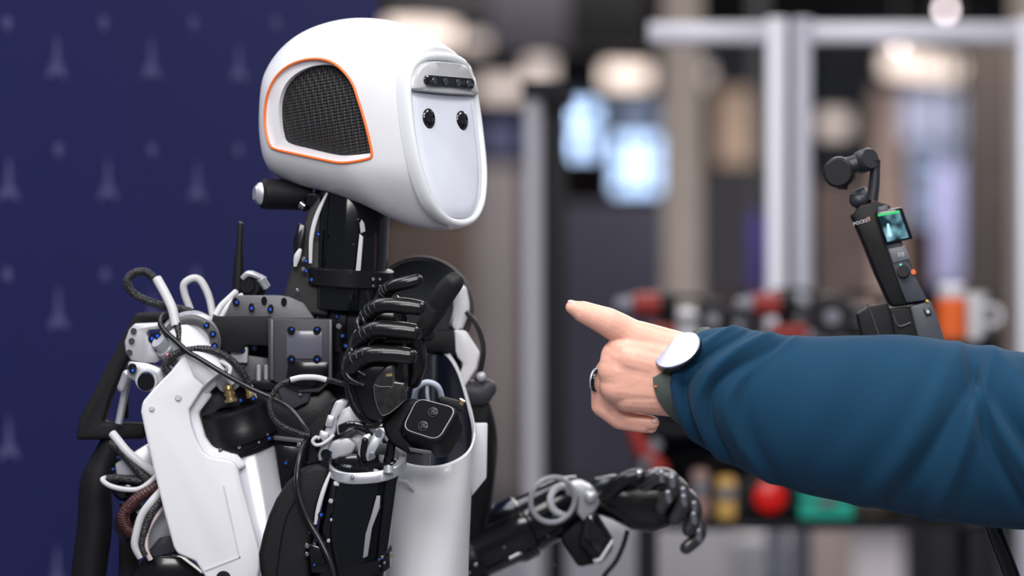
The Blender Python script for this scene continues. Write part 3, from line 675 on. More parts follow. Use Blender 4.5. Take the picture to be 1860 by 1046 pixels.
b = MB(); b.cyl((424, 738, 245), (446, 818, 258), [(0, 56), (.06, 62), (.42, 64), (.46, 66), (.72, 66), (.75, 61), (.86, 61), (.88, 56), (1, 56)], n=48); mo = b.build('arm_motor', BLACKS, rob)
b = MB(); b.cyl((440, 797, 255), (444, 812, 257), [(0, 58), (.3, 61), (.7, 61), (1, 58)], n=48); b.build('motor_flange', BLACKP, mo)
b = MB(); b.prism([(345,738),(360,705),(420,690),(440,740),(400,742),(370,772),(372,812),(356,792)], 238, 270, 5, 2); b.build('motor_bracket', GREYT, mo)
bolts(mo, [(400, 818, 200), (435, 812, 196), (470, 803, 200), (486, 789, 206)], STEEL, 5); bolts(mo, [(460, 724, 200), (489, 796, 206), (437, 727, 200)], BLUE, 4.5)
b = MB(); b.cyl((414, 700, 206), (420, 730, 206), [(0, 10), (.2, 11), (.25, 8), (.4, 8), (.42, 11), (.6, 11), (.62, 9), (.8, 9), (.82, 13), (1, 13)], n=20); b.build('brass_connector', BRASS, mo)
b = MB(); b.cyl((448, 694, 210), (456, 722, 210), [(0, 8), (.3, 9), (.35, 7), (.7, 7), (.72, 9), (1, 9)], n=20); b.build('brass_connector', BRASS, mo)
b = MB(); b.tube([(372, 712, 205), (392, 692, 200), (412, 686, 200), (424, 696, 202)], 8); b.build('motor_hose', CABLEW, mo)

# ---------------- torso shell
RT = [(735,838),(700,822),(690,770),(712,690),(765,640),(806,638),(838,690),(862,770),(852,808),(800,840)]
b = MB()
top = spline([(800,842,150),(740,838,170),(694,812,240),(694,740,340),(740,668,430),(790,636,470),(828,664,420),(856,740,320),(864,788,230),(848,822,170)], 6, True)
n = len(top); R = []
cxm = (776, 1180, 300)
for t_, f in ((0, 1.0), (.06, 1.02), (.3, 1.03), (.6, 1.0), (1, .94)):
    row = []
    for i, p in enumerate(top):
        ang = 2 * PI * i / n
        bx, by, bd = 770 - 78 * math.sin(ang + .35) , 1180, 300 - 150 * math.cos(ang + .35)
        row.append((p[0] * (1 - t_) + bx * t_, p[1] * (1 - t_) + by * t_, p[2] * (1 - t_) + bd * t_))
    R.append(row)
inner = [[(776 + (q[0] - 776) * .93, q[1] + 5, 300 + (q[2] - 300) * .93) for q in top], [(776 + (q[0] - 776) * .8, q[1] * .35 + 980 * .65, 300 + (q[2] - 300) * .8) for q in top]]
rimr = [(776 + (q[0] - 776) * .97, q[1] - 4, 300 + (q[2] - 300) * .97) for q in top]
b.rings(R[::-1] + [rimr, inner[0]], cap0=True, cap1=False); ts = b.build('torso_shell', WHITE, rob, ang=50)
b = MB(); b.rings([inner[0], inner[1], [(776 + (q[0] - 776) * .1, 985, 300 + (q[2] - 300) * .1) for q in top]], cap0=False); b.build('torso_lining', mat('navy_lining', (.006, .008, .02), .3, coat=.3), ts)
b = MB(); b.tube([(752, 724, 250), (758, 704, 235), (776, 694, 230), (795, 702, 235), (802, 722, 250)], 5.5); b.tube([(776, 694, 232), (776, 715, 235), (778, 730, 240)], 3.5); b.build('inner_hose', mat('pale_blue_hose', (.45, .5, .6), .3), ts)
b = MB(); b.prism([(720,870),(740,872),(752,884),(752,892),(738,880),(720,878)], 150, 160, 1); b.build('shell_seam', GREYW, ts)
b = MB(); b.prism([(858,768),(886,768),(884,868),(856,902)], 300, 330, 4); b.build('side_panel', GREYW, rob)
# far shoulder, pale covers behind the raised hand
b = MB(); b.finger([(835, 530, 480, 14), (838, 560, 480, 15), (830, 590, 480, 13)]); b.build('far_shoulder_cap', WHITE, rob)
b = MB(); b.prism([(824,598),(846,600),(872,640),(866,668),(846,700),(838,712),(826,700),(842,660),(822,640)], 440, 480, 6, 3); fs = b.build('far_arm_cover', WHITE, rob)
b = MB(); b.finger([(842, 712, 470, 22), (870, 714, 470, 24), (884, 706, 470, 18)]); b.build('far_arm_joint', GREYT, rob)
b = MB(); b.ball((874, 684, 440), 9); b.build('far_arm_knob', SILVERW, fs)
b = MB(); b.tube([(846, 566, 470), (866, 590, 470), (878, 630, 470), (874, 668, 470), (862, 700, 470)], 4.5); b.build('far_shoulder_cable', CABLE, rob)
b = MB(); b.prism([(826,560),(816,600),(820,660),(836,740),(852,770),(884,790),(888,720),(848,712),(838,660),(840,600)], 470, 520, 4); b.build('far_side_frame', BLACKM, rob)
b = MB(); b.cyl((768, 560, 560), (762, 560, 500), [(0, 94), (.5, 96), (1, 88)], n=48); fm = b.build('far_shoulder_motor', mat('dark_teal', (.030, .034, .040), .7), rob)
b = MB(); b.torus((762, 560, 500), (0, 0, 1), 92, 3, n=64); b.build('motor_rim', mat('maroon_rim', (.06, .04, .045), .6), fm)
b = MB(); b.prism([(740,596),(830,600),(836,650),(800,640),(744,642)], 440, 500, 6); b.build('chest_top', BLACKM, rob)

# ---------------- forearm (near)
fa = MB(); fa.cyl((663, 846, 45), (628, 1075, 45), [(0, 60), (.02, 64), (1, 68)], n=64); fao = fa.build('forearm', BLACKP, rob)
b = MB(); b.prism([(603,872),(622,868),(628,900),(606,1000),(582,1010),(586,960)], 0, 26, 3); b.build('forearm_side_plate', BLACKG, fao)
b = MB(); b.prism([(684,900),(691,900),(690,922),(676,958),(668,1010),(659,1014),(664,970),(676,930)], -20, -15, 1); b.build('label_strip', mat('label_grey', (.22, .22, .25), .4), fao)
b = MB(); b.prism([(700,862),(724,860),(720,880),(704,1000),(694,1016),(684,1014),(690,960)], -6, 20, 4, 3); b.build('forearm_fin', BLACKP, fao)
b = MB(); b.prism([(606,874),(622,874),(622,884),(606,882)], -6, -1, 2); b.build('white_tab', CABLEW, fao)
bolts(fao, [(601, 910, -3), (597, 982, -6), (602, 944, -4)], SILVER, 5.5); bolts(fao, [(583, 935, -3)], BLUE, 5)
b = MB(); b.tube([(600, 858, 10), (588, 890, 2), (578, 925, 0), (573, 952, 0)], [2.5, 4, 4, 2.5], flat=.6); b.build('white_edge_strip', CABLEW, fao)
cv = MB(); cv.prism([(578,838),(602,846),(600,880),(584,912),(574,960),(566,1000),(568,1075),(484,1075),(474,1030),(472,1004),(480,968),(490,935),(503,905),(522,876),(545,852)], 10, 90, 12, 4); cvo = cv.build('forearm_cover', BLACKM, rob, ang=60)
b = MB(); b.tube([(537, 908, 9), (520, 940, 8), (510, 985, 8), (500, 1060, 8)], 1.2, n=6); b.build('cover_seam', BLACKG, cvo)
b = MB(); b.prism([(562,778),(600,726),(612,722),(606,745),(594,772),(588,800),(584,840),(560,845),(566,810)], 30, 70, 5, 3); b.build('forearm_strap', BLACKM, rob)
# lower clamp
b = MB()
cr = []
for i in range(48):
    a = 2 * PI * i / 48; cr.append((640 + 72 * math.cos(a), 1013 + 20 * math.sin(a) - 4 * math.cos(a), 45 - 72 * math.sin(a)))
b.rings([[(x, y - 12, d) for x, y, d in cr], [(x, y + 14, d) for x, y, d in cr], [(640 + (x - 640) * .92, y + 14, 45 + (d - 45) * .92) for x, y, d in cr], [(640 + (x - 640) * .92, y - 12, 45 + (d - 45) * .92) for x, y, d in cr]], loop=True)
cl = b.build('forearm_clamp', BLACKG, rob)
b = MB(); b.prism([(560,984),(598,996),(600,1040),(566,1040)], -10, 20, 4); b.build('clamp_block', BLACKG, cl)
bolts(cl, [(558, 991, -12), (558, 1006, -12), (694, 1012, -6), (698, 1022, -6), (690, 1028, -6), (684, 1020, -8), (562, 967, -6)], STEEL, 5.5)
bolts(cl, [(571, 1026, -12), (689, 1016, -8)], BLUE, 3.5)
b = MB(); b.torus((706, 1010, 40), (.2, 1, 0), 8, 2.5, n=20); b.build('clamp_bushing', BRASS, cl)
# wrist ring
wr = MB(); wr_pts = []
for i in range(56):
    a = 2 * PI * i / 56; xx = 667 + 70 * math.copysign(abs(math.cos(a)) ** .8, math.cos(a)); dd = 45 - 68 * math.copysign(abs(math.sin(a)) ** .8, math.sin(a)); yy = 841 + 23 * math.sin(a) - (xx - 667) * .07
    wr_pts.append((xx, yy, dd))
sc_ = lambda f, dy: [(667 + (x - 667) * f, y + dy + (0), 45 + (d - 45) * f) for x, y, d in wr_pts]
wr.rings([sc_(1, -9), sc_(1.02, -7), sc_(1.02, 9), sc_(1, 11), sc_(.84, 11), sc_(.83, 8), sc_(.83, -7), sc_(.84, -9)], loop=True); wro = wr.build('wrist_ring', SILVER, rob)
b = MB(); b.cyl((667, 850, 45), (666, 842, 45), [(0, 54), (1, 54)], n=40); b.prism([(614,828),(650,822),(660,845),(640,858),(614,850)], 10, 50, 4); b.prism([(660,842),(720,836),(716,856),(664,858)], 14, 50, 4); b.build('wrist_core', BLACKG, wro)
b = MB(); b.cyl((706, 858, -22), (706, 846, -22), [(0, 10), (1, 9)], n=18); b.build('ring_lug', SILVER, wro)
bolts(wro, [(706, 846, -24), (640, 866, -26)], STEEL, 5, axis=(0, -1, -.4))
b = MB(); b.finger([(712, 792, 40, 8), (709, 820, 40, 9), (703, 850, 38, 10)]); b.build('actuator_rod', BLACKG, wro)
# wrist bracket (silver)
wb = MB()
wb.prism([(604,742),(610,728),(622,724),(634,730),(626,744),(614,758),(612,780),(600,806),(594,834),(580,838),(578,826),(588,790),(594,772)], 22, 70, 4, 3)
wb.prism([(622,744),(636,736),(652,742),(662,762),(640,780),(614,790),(612,768)], 12, 60, 4, 3)
wb.prism([(588,806),(632,790),(650,806),(640,824),(604,836)], 28, 60, 5, 3)
wbo = wb.build('wrist_bracket', SILVERW, rob)
b = MB(); b.prism([(596,752),(610,756),(604,776),(590,774)], 16, 40, 3, 2); b.prism([(582,780),(600,786),(592,806),(578,800)], 16, 40, 3, 2); b.build('bracket_boss', SILVER, wbo)
b = MB(); b.prism([(614,772),(632,764),(648,764),(664,770),(664,780),(650,774),(634,776),(622,788),(615,786)], 4, 16, 3, 2); b.build('wire_connector', BLACKG, wbo)
bolts(wbo, [(632, 768, 0), (643, 766, 0), (658, 772, 0)], STEEL, 3)
b = MB(); b.cyl((592, 824, 14), (592, 824, 34), [(0, 9), (1, 9)], n=20); b.cyl((578, 802, 14), (578, 802, 34), [(0, 8), (1, 8)], n=20); b.cyl((590, 842, 14), (590, 842, 34), [(0, 8), (1, 8)], n=20); b.build('bracket_bore', BLACKG, wbo)
bolts(wbo, [(600, 822, 16), (595, 838, 16)], BLUE, 3)
b = MB(); b.finger([(640, 800, 60, 22), (662, 806, 60, 18)]); b.build('wrist_inner_cover', WHITE, wbo)
b = MB(); b.finger([(630, 786, 30, 10), (642, 782, 24, 7)]); b.build('cable_gland', GREYP, wbo)
# links
lk = MB()
for dd in (0, 22):
    lk.prism([(684,778),(694,780),(700,790),(694,800),(682,820),(678,834),(668,838),(664,830),(668,812),(676,792)], dd, dd + 9, 2, 2)
lk.prism([(660,790),(672,786),(676,792),(668,802),(664,828),(656,834),(650,824),(654,802)], 6, 16, 3, 2)
lko = lk.build('wrist_link', SILVER, rob)
b = MB(); b.cyl((676, 828, -6), (676, 828, 36), [(0, 6), (1, 6)], n=18); b.cyl((688, 786, -4), (688, 786, 36), [(0, 7), (1, 7)], n=18); b.build('link_pin', STEEL, lko)
b = MB(); b.finger([(663, 800, 4, 6), (660, 818, 4, 6), (662, 834, 6, 7)]); b.build('link_bearing', BLACKG, lko)
b = MB(); b.prism([(668,776),(700,774),(711,790),(704,804),(694,792),(676,786)], 26, 60, 4, 2); b.build('link_block', SILVER, lko)

# ---------------- hand
pal = []
def sec(y, x0, x1, d0, d1, e=2.6, n=36):
    cx, rx, cd, rd = (x0 + x1) / 2, (x1 - x0) / 2, (d0 + d1) / 2, (d1 - d0) / 2
    return [(cx + rx * math.copysign(abs(math.cos(2 * PI * i / n)) ** (2 / e), math.cos(2 * PI * i / n)), y + (0), cd + rd * math.copysign(abs(math.sin(2 * PI * i / n)) ** (2 / e), math.sin(2 * PI * i / n))) for i in range(n)]
b = MB(); b.rings([sec(*q) for q in ((772, 664, 690, 10, 40), (766, 656, 700, 0, 52), (752, 648, 712, -6, 60), (732, 638, 728, -12, 66), (706, 628, 742, -16, 70), (676, 623, 744, -18, 72), (648, 623, 744, -12, 72), (622, 636, 744, -2, 72), (596, 646, 742, 6, 70), (570, 655, 738, 14, 66), (545, 684, 730, 26, 60), (536, 696, 722, 32, 52))])
hand = b.build('hand_palm', BLACKG, rob, ang=60)
b = MB(); b.prism([(678,700),(684,682),(700,664),(716,660),(718,692),(736,694),(740,722),(716,744),(698,754),(690,748),(682,726)], -26, -14, 4, 3); b.build('palm_plate', CARBON, hand)
b = MB(); b.tube([(680, 698, -26), (690, 702, -27), (706, 702, -27), (714, 700, -27), (716, 664, -26)], 1.0, n=6); b.tube([(679, 700, -25), (682, 726, -26), (690, 748, -26), (698, 754, -26), (716, 744, -25), (738, 724, -22)], 1.0, n=6); b.build('palm_plate_edge', GREYP, hand)
b = MB(); b.prism([(701,679),(712,678),(713,683),(702,684)], -27.5, -25, 0); b.build('palm_mark', BRASS, hand)
b = MB(); b.tube([(626, 680, -14), (632, 715, -16), (642, 742, -12), (660, 764, -6), (690, 772, 0)], [2, 3.5, 3.5, 3, 2], flat=.5); b.build('palm_rim', BLACKP, hand)
def fing(pts, folds, m=RUBBER, name='finger'):
    b = MB(); b.finger(pts, n=24); Q = spline(pts, 12)
    for f in folds[:3]:
        i = int(f * (len(Q) - 2)); q = Q[i]; t = Q[i + 1][:3] - q[:3]; t = Vector(t).normalized(); t = (t + Vector((random.uniform(-.15, .15), random.uniform(-.15, .15), 0))).normalized()
        b.torus(tuple(q[:3]), t, q[3] * .96, q[3] * .11, n=28, m=8)
    return b.build(name, m, hand, ang=60)
fing([(688,556,34,12),(694,540,18,13.5),(704,527,2,13),(718,519,-12,12.5),(738,514,-18,12.5),(757,509,-18,12)], [.34, .42, .50])
fing([(660,596,20,14),(664,580,6,16),(674,566,-10,15.5),(690,556,-24,14.5),(714,554,-30,14.5),(740,556,-32,15),(762,559,-32,14)], [.36, .43, .50])
fing([(648,640,14,16),(652,622,-4,18),(664,608,-20,17),(682,598,-32,15.5),(706,598,-37,15.5),(730,600,-38,16),(752,603,-38,15.5)], [.36, .43, .50])
fing([(640,684,6,16),(638,668,-8,19),(648,654,-22,18.5),(668,644,-36,16.5),(692,642,-41,15.5),(718,643,-42,15.5),(744,646,-42,15)], [.36, .43, .5])
# glove folds along the knuckle side
b = MB()
for (x, y, dx) in ((652, 590, 16), (642, 640, 14), (634, 672, 18), (648, 612, 12), (660, 575, 12)):
    b.tube([(x + 14, y - 22, 6), (x - 2, y - 6, -6), (x + 2, y + 10, -12), (x + dx, y + 22, -10)], [3, 6, 5, 3])
b.tube([(628, 650, -6), (626, 668, -12), (636, 688, -18), (662, 700, -20)], [4, 7, 7, 3]); b.tube([(634, 640, -10), (640, 664, -20), (664, 682, -24)], [3, 5, 3])
b.build('glove_fold', RUBBER, hand)
b = MB(); b.finger([(750, 690, 50, 16), (756, 660, 46, 19), (754, 625, 40, 18), (748, 605, 36, 14)]); b.build('thumb_base', RUBBER, hand)
b = MB(); b.finger([(776, 606, 44, 15), (768, 600, 40, 16), (782, 575, 30, 19), (796, 552, 18, 20.5), (810, 530, 6, 20.5), (823, 514, -4, 19), (825, 512, -5, 18)], n=28); th = b.build('thumb', THUMBM, hand, ang=60)
Q = spline([(766,604,40,17),(782,575,30,19),(796,552,18,20.5)], 12)
b = MB()
for i in range(2, 22): b.torus(tuple(Q[i][:3]), Vector(Q[i + 1][:3] - Q[i][:3]), Q[i][3] * .985, .9, n=32, m=6)
b.build('thumb_knit_rib', THUMBM, hand)
b = MB(); b.cyl((776, 610, 36), (770, 604, 44), [(0, 8), (1, 9)], n=16); b.cyl((762, 612, 22), (776, 596, 22), 5, n=12); b.build('thumb_hinge', BLACKG, hand)
b = MB(); b.finger([(722, 622, 34, 12), (728, 590, 34, 13), (724, 560, 34, 11)]); b.finger([(700, 618, -4, 5), (742, 618, -4, 6)]); b.build('palm_padding', BLACKP, hand)

# ---------------- wrist camera
F = [(757,722), (832,741), (797,801), (729,780)]
def rr(P4, f, rad, n=7):
    c = Vector((sum(p[0] for p in P4) / 4, sum(p[1] for p in P4) / 4)); P = [c + (Vector(p) - c) * f for p in P4]; out = []
    for i in range(4):
        p, a, e = P[i], P[i - 1], P[(i + 1) % 4]; pa = p + (a - p).normalized() * rad; pe = p + (e - p).normalized() * rad
        for j in range(n):
            t = j / (n - 1); out.append((1 - t) ** 2 * pa + 2 * t * (1 - t) * p + t * t * pe)
    return out
# face plane leans back; depth varies across it
def fd(p): return -8 - (p[1] - 760) * .29 - (p[0] - 780) * .15
lay = lambda f, rad, dx, dy, dd: [(p.x + dx, p.y + dy, fd(p) + dd) for p in rr(F, f, rad)]
b = MB(); b.rings([lay(1.0, 19, 0, 0, 0), lay(1.10, 20, 1.5, 3, 5), lay(1.12, 22, 3, 8, 14), lay(1.12, 22, 10, 27, 48), lay(1.08, 22, 12, 32, 58)]); wc = b.build('wrist_camera', BLACKM, rob, ang=50)
b = MB(); b.rings([lay(.98, 18, -.3, -.6, -1.2), lay(.955, 17, -.5, -1, -2.0), lay(.92, 16, -.3, -.5, -1)], cap0=False, cap1=False); b.build('camera_frame', CABLEW, wc)
b = MB(); b.rings([lay(.93, 16, -.4, -.8, -1.9), lay(.5, 8, -.4, -.8, -2.0)]); b.build('camera_glass', GLASSB, wc)
for (x, y) in ((787, 749), (769, 774)):
    n_ = Vector((-.15, -.29, -1)).normalized(); p = Vector((x, y, fd((x, y)) - 2))
    b = MB(); b.cyl(p, p + n_ * 3, [(0, 9), (.8, 8.5), (1, 7)], n=24); b.torus(p + n_ * 3, n_, 6, 1.0, n=24, m=8); lz = b.build('lens_barrel', BLACKG, wc)
    b = MB(); b.torus(p + n_ * 2.6, n_, 8.6, .5, n=24, m=6); b.torus(p + n_ * 3.4, n_, 4, .5, n=20, m=6); b.build('lens_ring', GREYP, wc)
    b = MB(); b.ball(p + n_ * 2.5, 3.2); b.build('lens', LENSM, wc)
b = MB(); b.prism([(742,812),(783,818),(788,828),(745,820)], 10, 16, 1.5); b.build('camera_plate', GREYP, wc)
b = MB(); b.prism([(800,719),(836,728),(842,748),(808,738),(796,728)], 6, 44, 3); b.build('camera_top_block', BLACKM, wc)
b = MB(); b.cyl((832, 740, 14), (840, 726, 10), [(0, 5), (.4, 5), (.45, 6), (1, 6)], n=12); b.build('brass_connector', BRASS, wc)
b = MB(); b.prism([(694,768),(716,744),(742,724),(764,724),(742,760),(730,784),(748,806),(772,826),(742,824),(712,806),(700,790)], 22, 58, 7, 3); b.build('camera_arm', BLACKM, wc, ang=60)

# ---------------- cables
def cable(pts, r, m, name='cable', n=10, ribs=0, parent=rob):
    b = MB(); b.tube(pts, r, n=n, sub=7)
    if ribs:
        Q = spline(pts, ribs)
        for i in range(1, len(Q) - 1): b.torus(tuple(Q[i]), Vector(Q[i + 1] - Q[i - 1]), r, .9, n=12, m=5)
    return b.build(name, m, parent, ang=60)
cable([(345,566,262),(322,560,250),(299,556,240),(267,546,240),(240,530,240),(231,510,240),(244,496,240),(266,494,238),(284,508,230)], 7, BRAID, 'cable_loop', ribs=9)
cable([(283,506,229),(300,534,214),(314,562,200),(321,592,190)], 9, CABLEW, 'cable_sleeve')
cable([(321,588,190),(325,604,186),(326,622,184)], 6.5, BRAID, 'cable_end')
cable([(345,562,320),(335,534,318),(334,516,316),(348,506,316),(362,508,316),(374,526,314),(382,548,312),(388,578,306)], 7, CABLEW, 'white_cable_loop')
cable([(392,574,250),(402,556,260),(418,540,270),(428,530,280)], 6, CABLEW, 'white_cable'); cable([(402,578,246),(412,560,250),(424,546,262),(440,536,270)], 5, CABLEW, 'white_cable')
cable([(312,572,210),(292,572,200),(286,586,190),(296,602,180),(312,616,172),(340,640,160),(358,650,155),(406,679,150),(455,706,150),(500,726,145),(532,745,120),(556,770,80),(572,792,60)], 5, CABLE, 'power_cable')
cable([(312,684,190),(300,664,186),(318,644,180),(350,634,178),(388,636,176),(418,652,180),(440,676,190),(452,700,205)], 6.5, BRAID, 'braided_cable', ribs=7)
cable([(452,694,204),(458,708,206),(462,722,214)], 5, CABLEW, 'cable_sleeve')
cable([(368,664,180),(396,670,170),(412,684,168),(418,668,172),(400,656,180)], 4, CABLEW, 'white_cable')
cable([(640,702,30),(624,697,20),(606,692,20),(593,690,20)], 4.5, BRAID, 'wrist_cable', ribs=7)
cable([(593,690,20),(578,686,20),(561,685,20),(544,686,20),(528,690,20)], 5.5, CABLEW, 'cable_sleeve')
cable([(528,690,20),(506,702,22),(494,722,24),(492,745,26),(505,768,30),(537,785,36),(568,794,40)], 4.5, BRAID, 'wrist_cable', ribs=7)
cable([(606,790,14),(598,798,10),(586,806,8),(574,808,8),(568,801,8),(574,794,8),(580,796,10)], 3.4, CABLEW, 'wrist_hose')
cable([(566,786,60),(556,800,40),(546,827,10),(541,862,-5),(543,890,-8),(551,918,-10),(564,948,-12),(582,978,-18),(596,1005,-24),(606,1030,-26),(612,1060,-26)], 5.5, CABLE, 'power_cable')
b = MB(); b.torus((571, 782, 50), (.5, -.6, 0), 8, 2.4, n=20); b.torus((578, 792, 46), (.5, -.6, 0), 8, 2.4, n=20); b.build('cable_tie', BLACKG, rob)
# lower left bundle
cable([(203,788,260),(214,800,250),(232,820,240),(256,840,236),(290,866,240)], 8, CABLEW, 'white_cable')
cable([(200,806,262),(222,820,250),(244,844,240),(266,868,236),(290,890,240)], 9, BRAID, 'braided_cable', ribs=7)
cable([(192,868,240),(186,872,232),(200,882,226),(225,888,222),(252,888,220),(272,876,222),(288,860,232)], 5, CABLEW, 'white_cable')
cable([(190,870,240),(214,868,240),(245,872,238),(275,876,240),(295,886,250)], 7, BRAID, 'braided_cable', ribs=7)
DRED = mat('wine_braid', (.05, .014, .014), .4, bump=.5, bscale=400, var=.7, vscale=300)
cable([(292,880,230),(262,896,220),(238,916,216),(224,938,216),(232,962,222),(250,972,230)], 11, DRED, 'braided_cable', ribs=6)
cable([(300,884,220),(278,908,206),(258,936,204),(248,970,204),(246,992,206),(256,1012,210)], 7.5, CABLEW, 'white_cable')
cable([(306,894,222),(284,918,210),(268,948,206),(258,986,208),(264,1008,210)], 8, BRAID, 'braided_cable', ribs=7)
cable([(304,910,226),(284,936,212),(268,966,208),(266,996,208),(274,1016,212)], 5, mat('pinkish_cable', (.6, .5, .5), .4), 'white_cable')
b = MB(); b.prism([(210,842),(268,805),(284,830),(288,862),(246,920),(232,912),(216,878)], 262, 300, 4); b.prism([(240,935),(290,900),(312,960),(316,990),(262,1004),(250,970)], 258, 300, 4); gb = b.build('elbow_bracket', SILVER, rob)
b = MB(); b.prism([(290,976),(310,972),(318,1002),(280,1012),(270,1000)], 250, 262, 3); b.build('bracket_trim', GREYT, gb)
b = MB(); b.ball((232, 886, 270), 30, 26, 30); b.cyl((240, 960, 290), (234, 950, 240), [(0, 30), (1, 26)], n=28); b.build('elbow_motor', BLACKG, rob)
bolts(gb, [(205, 852, 256), (226, 920, 256), (238, 984, 254), (214, 830, 258)], BLUE, 3.5)
b = MB(); b.prism([(270,1004),(330,1008),(372,1040),(372,1090),(200,1090),(250,1030)], 250, 300, 8); b.build('elbow_housing', BLACKG, rob)
b = MB(); b.cyl((230, 690, 300), (214, 770, 300), 7, n=14); b.finger([(232, 680, 270, 9), (222, 704, 270, 8)]); b.build('rear_rod', SILVER, rob)

# ---------------- back frame
bf = MB()
bf.prism([(248,568),(300,566),(310,582),(262,604),(232,660),(204,722),(190,766),(268,768),(268,796),(140,798),(146,762),(176,704),(214,632)], 330, 390, 8, 3)
bfo = bf.build('back_frame', mat('frame_black', (.009, .0085, .010), .6, spec=.2), rob)
b = MB(); b.tube([(210, 796, 360), (190, 840, 360), (176, 880, 360), (172, 960, 365), (160, 1060, 370), (156, 1200, 380)], [22, 26, 30, 32, 32, 32], n=20); b.build('back_frame_leg', BLACKM, bfo)
b = MB(); b.prism([(218,912),(258,912),(246,1200),(214,1200)], 400, 430, 4); b.build('back_frame_leg', BLACKM, bfo)
b = MB(); b.prism([(300,990),(350,1004),(352,1200),(304,1200)], 380, 420, 4); b.build('back_frame_leg', BLACKM, bfo)
b = MB(); b.prism([(254,572),(420,570),(424,592),(300,600)], 340, 400, 4); b.build('back_frame_rail', BLACKM, bfo)
b = MB(); b.prism([(222,660),(232,640),(234,760),(222,760)], 400, 412, 2); b.build('back_frame_strut', BLACKM, bfo)

# ---------------- far arm
FD = 820
b = MB(); b.cyl((842, 1012, FD - 40), (1062, 900, FD), [(0, 40), (.04, 50), (.35, 54), (.4, 60), (.5, 60), (.52, 54), (.9, 50), (1, 40)], n=40); fr = b.build('far_forearm', BLACKG, rob)
b = MB(); b.cyl((830, 1030, FD - 44), (862, 1010, FD - 36), [(0, 54), (.2, 58), (.8, 58), (1, 50)], n=36); b.build('far_elbow_housing', BLACKS, fr)
b = MB(); b.cyl((925, 985, FD - 70), (1010, 935, FD - 60), [(0, 3), (1, 3)], n=10); b.build('far_label', mat('teal_label', (.02, .12, .12), .3), fr)
b = MB(); b.cyl((925, 1014, FD - 66), (952, 1000, FD - 62), [(0, 4), (1, 4)], n=10); b.build('far_label_end', SILVER, fr)
bolts(fr, [(846, 1012, FD - 98), (864, 1026, FD - 96), (852, 1040, FD - 96), (916, 994, FD - 80), (918, 928, FD - 60), (996, 974, FD - 60), (1008, 1026, FD - 40)], STEEL, 5)
b = MB(); b.torus((1004, 908, FD - 76), (.3, .2, -1), 42, 5, n=40); b.build('far_cable_loop', mat('grey_hose', (.3, .3, .33), .35), rob)
b = MB(); b.torus((1022, 908, FD - 54), (.5, .0, -1), 25, 6.5, n=36); b.build('far_cable_loop', mat('pale_hose', (.5, .5, .54), .35), rob)
b = MB(); b.prism([(1022,878),(1052,870),(1076,882),(1094,908),(1080,930),(1062,950),(1046,930),(1050,906),(1028,900)], FD - 60, FD - 20, 7, 3); b.ball((1072, 902, FD - 64), 12, 12, 10); fw = b.build('far_wrist_bracket', SILVER, rob)
b = MB(); b.prism([(1060,930),(1082,925),(1114,978),(1112,996),(1092,1022),(1080,1020),(1050,984)], FD - 60, FD - 10, 8, 3); b.prism([(1020,935),(1064,925),(1086,1022),(1050,1030),(1020,980)], FD - 40, FD + 10, 8); fc = b.build('far_wrist_camera', BLACKM, rob)
b = MB(); b.prism([(1112,978),(1116,984),(1094,1020),(1080,1024),(1076,1016),(1088,1014)], FD - 66, FD - 58, 2); b.build('far_camera_trim', SILVER, fc)
b = MB(); b.prism([(1064,936),(1080,932),(1104,978),(1090,1008),(1060,976)], FD - 66, FD - 58, 4); b.build('far_camera_glass', GLASSB, fc)
b = MB(); b.rings([[(x0_ + (sx) * 0, 0, 0) for _ in range(3)] for x0_, sx in ()] or [[Vector((1080 + t_ * 150, 0, 0)) + Vector((0, cy + ry * math.cos(2 * PI * i / 24), FD - 30 + rd * math.sin(2 * PI * i / 24))) for i in range(24)] for t_, cy, ry, rd in ((-.02, 900, 22, 18), (.0, 900, 32, 24), (.2, 902, 40, 32), (.45, 912, 50, 38), (.7, 918, 50, 38), (.9, 914, 44, 34), (1.05, 908, 30, 26), (1.1, 905, 18, 16))]); fh = b.build('far_hand_palm', RUBBER, rob, ang=60)
for i, pts in enumerate(([(1160,890,FD-40,20),(1190,868,FD-60,18),(1214,868,FD-66,16),(1222,886,FD-70,14),(1206,912,FD-74,13),(1200,920,FD-74,12)], [(1180,880,FD-40,19),(1220,878,FD-54,17),(1240,896,FD-60,15),(1240,914,FD-66,14),(1226,942,FD-70,13)],
        [(1190,900,FD-30,19),(1236,896,FD-44,16),(1260,922,FD-50,15),(1258,946,FD-56,13),(1250,962,FD-60,12)], [(1200,930,FD-20,18),(1240,926,FD-30,16),(1268,958,FD-40,14),(1266,976,FD-44,13),(1246,994,FD-48,12)])):
    b = MB(); b.finger(pts, n=18); ff = b.build('far_finger', mat('glossy_glove', (.03, .03, .033), .16, coat=.8), fh, ang=60)
    Q = spline(pts, 10)
    for f in (.3, .52, .74):
        q = Q[int(f * (len(Q) - 2))]; b = MB(); b.finger([(q[0], q[1] - 7, q[2] - q[3] * .72, 6), (q[0] + 2, q[1] + 7, q[2] - q[3] * .72, 6)], n=12); b.build('far_finger_glint', mat('finger_glint', (.32, .33, .37), .22, metal=.7), ff)  # silvery bars standing in for the glints on the far fingers
b = MB(); b.finger([(1100, 900, FD - 60, 14), (1130, 872, FD - 76, 14), (1160, 862, FD - 80, 12)]); b.build('far_thumb', RUBBER, fh, ang=60)
b = MB(); b.ball((1161, 860, FD - 88), 7); b.build('far_thumb_tip', STEEL, fh)
cable([(1140,962,FD-10),(1132,990,FD-10),(1118,1020,FD-10),(1096,1048,FD-10),(1080,1090,FD)], 4.5, CABLE, 'far_cable')
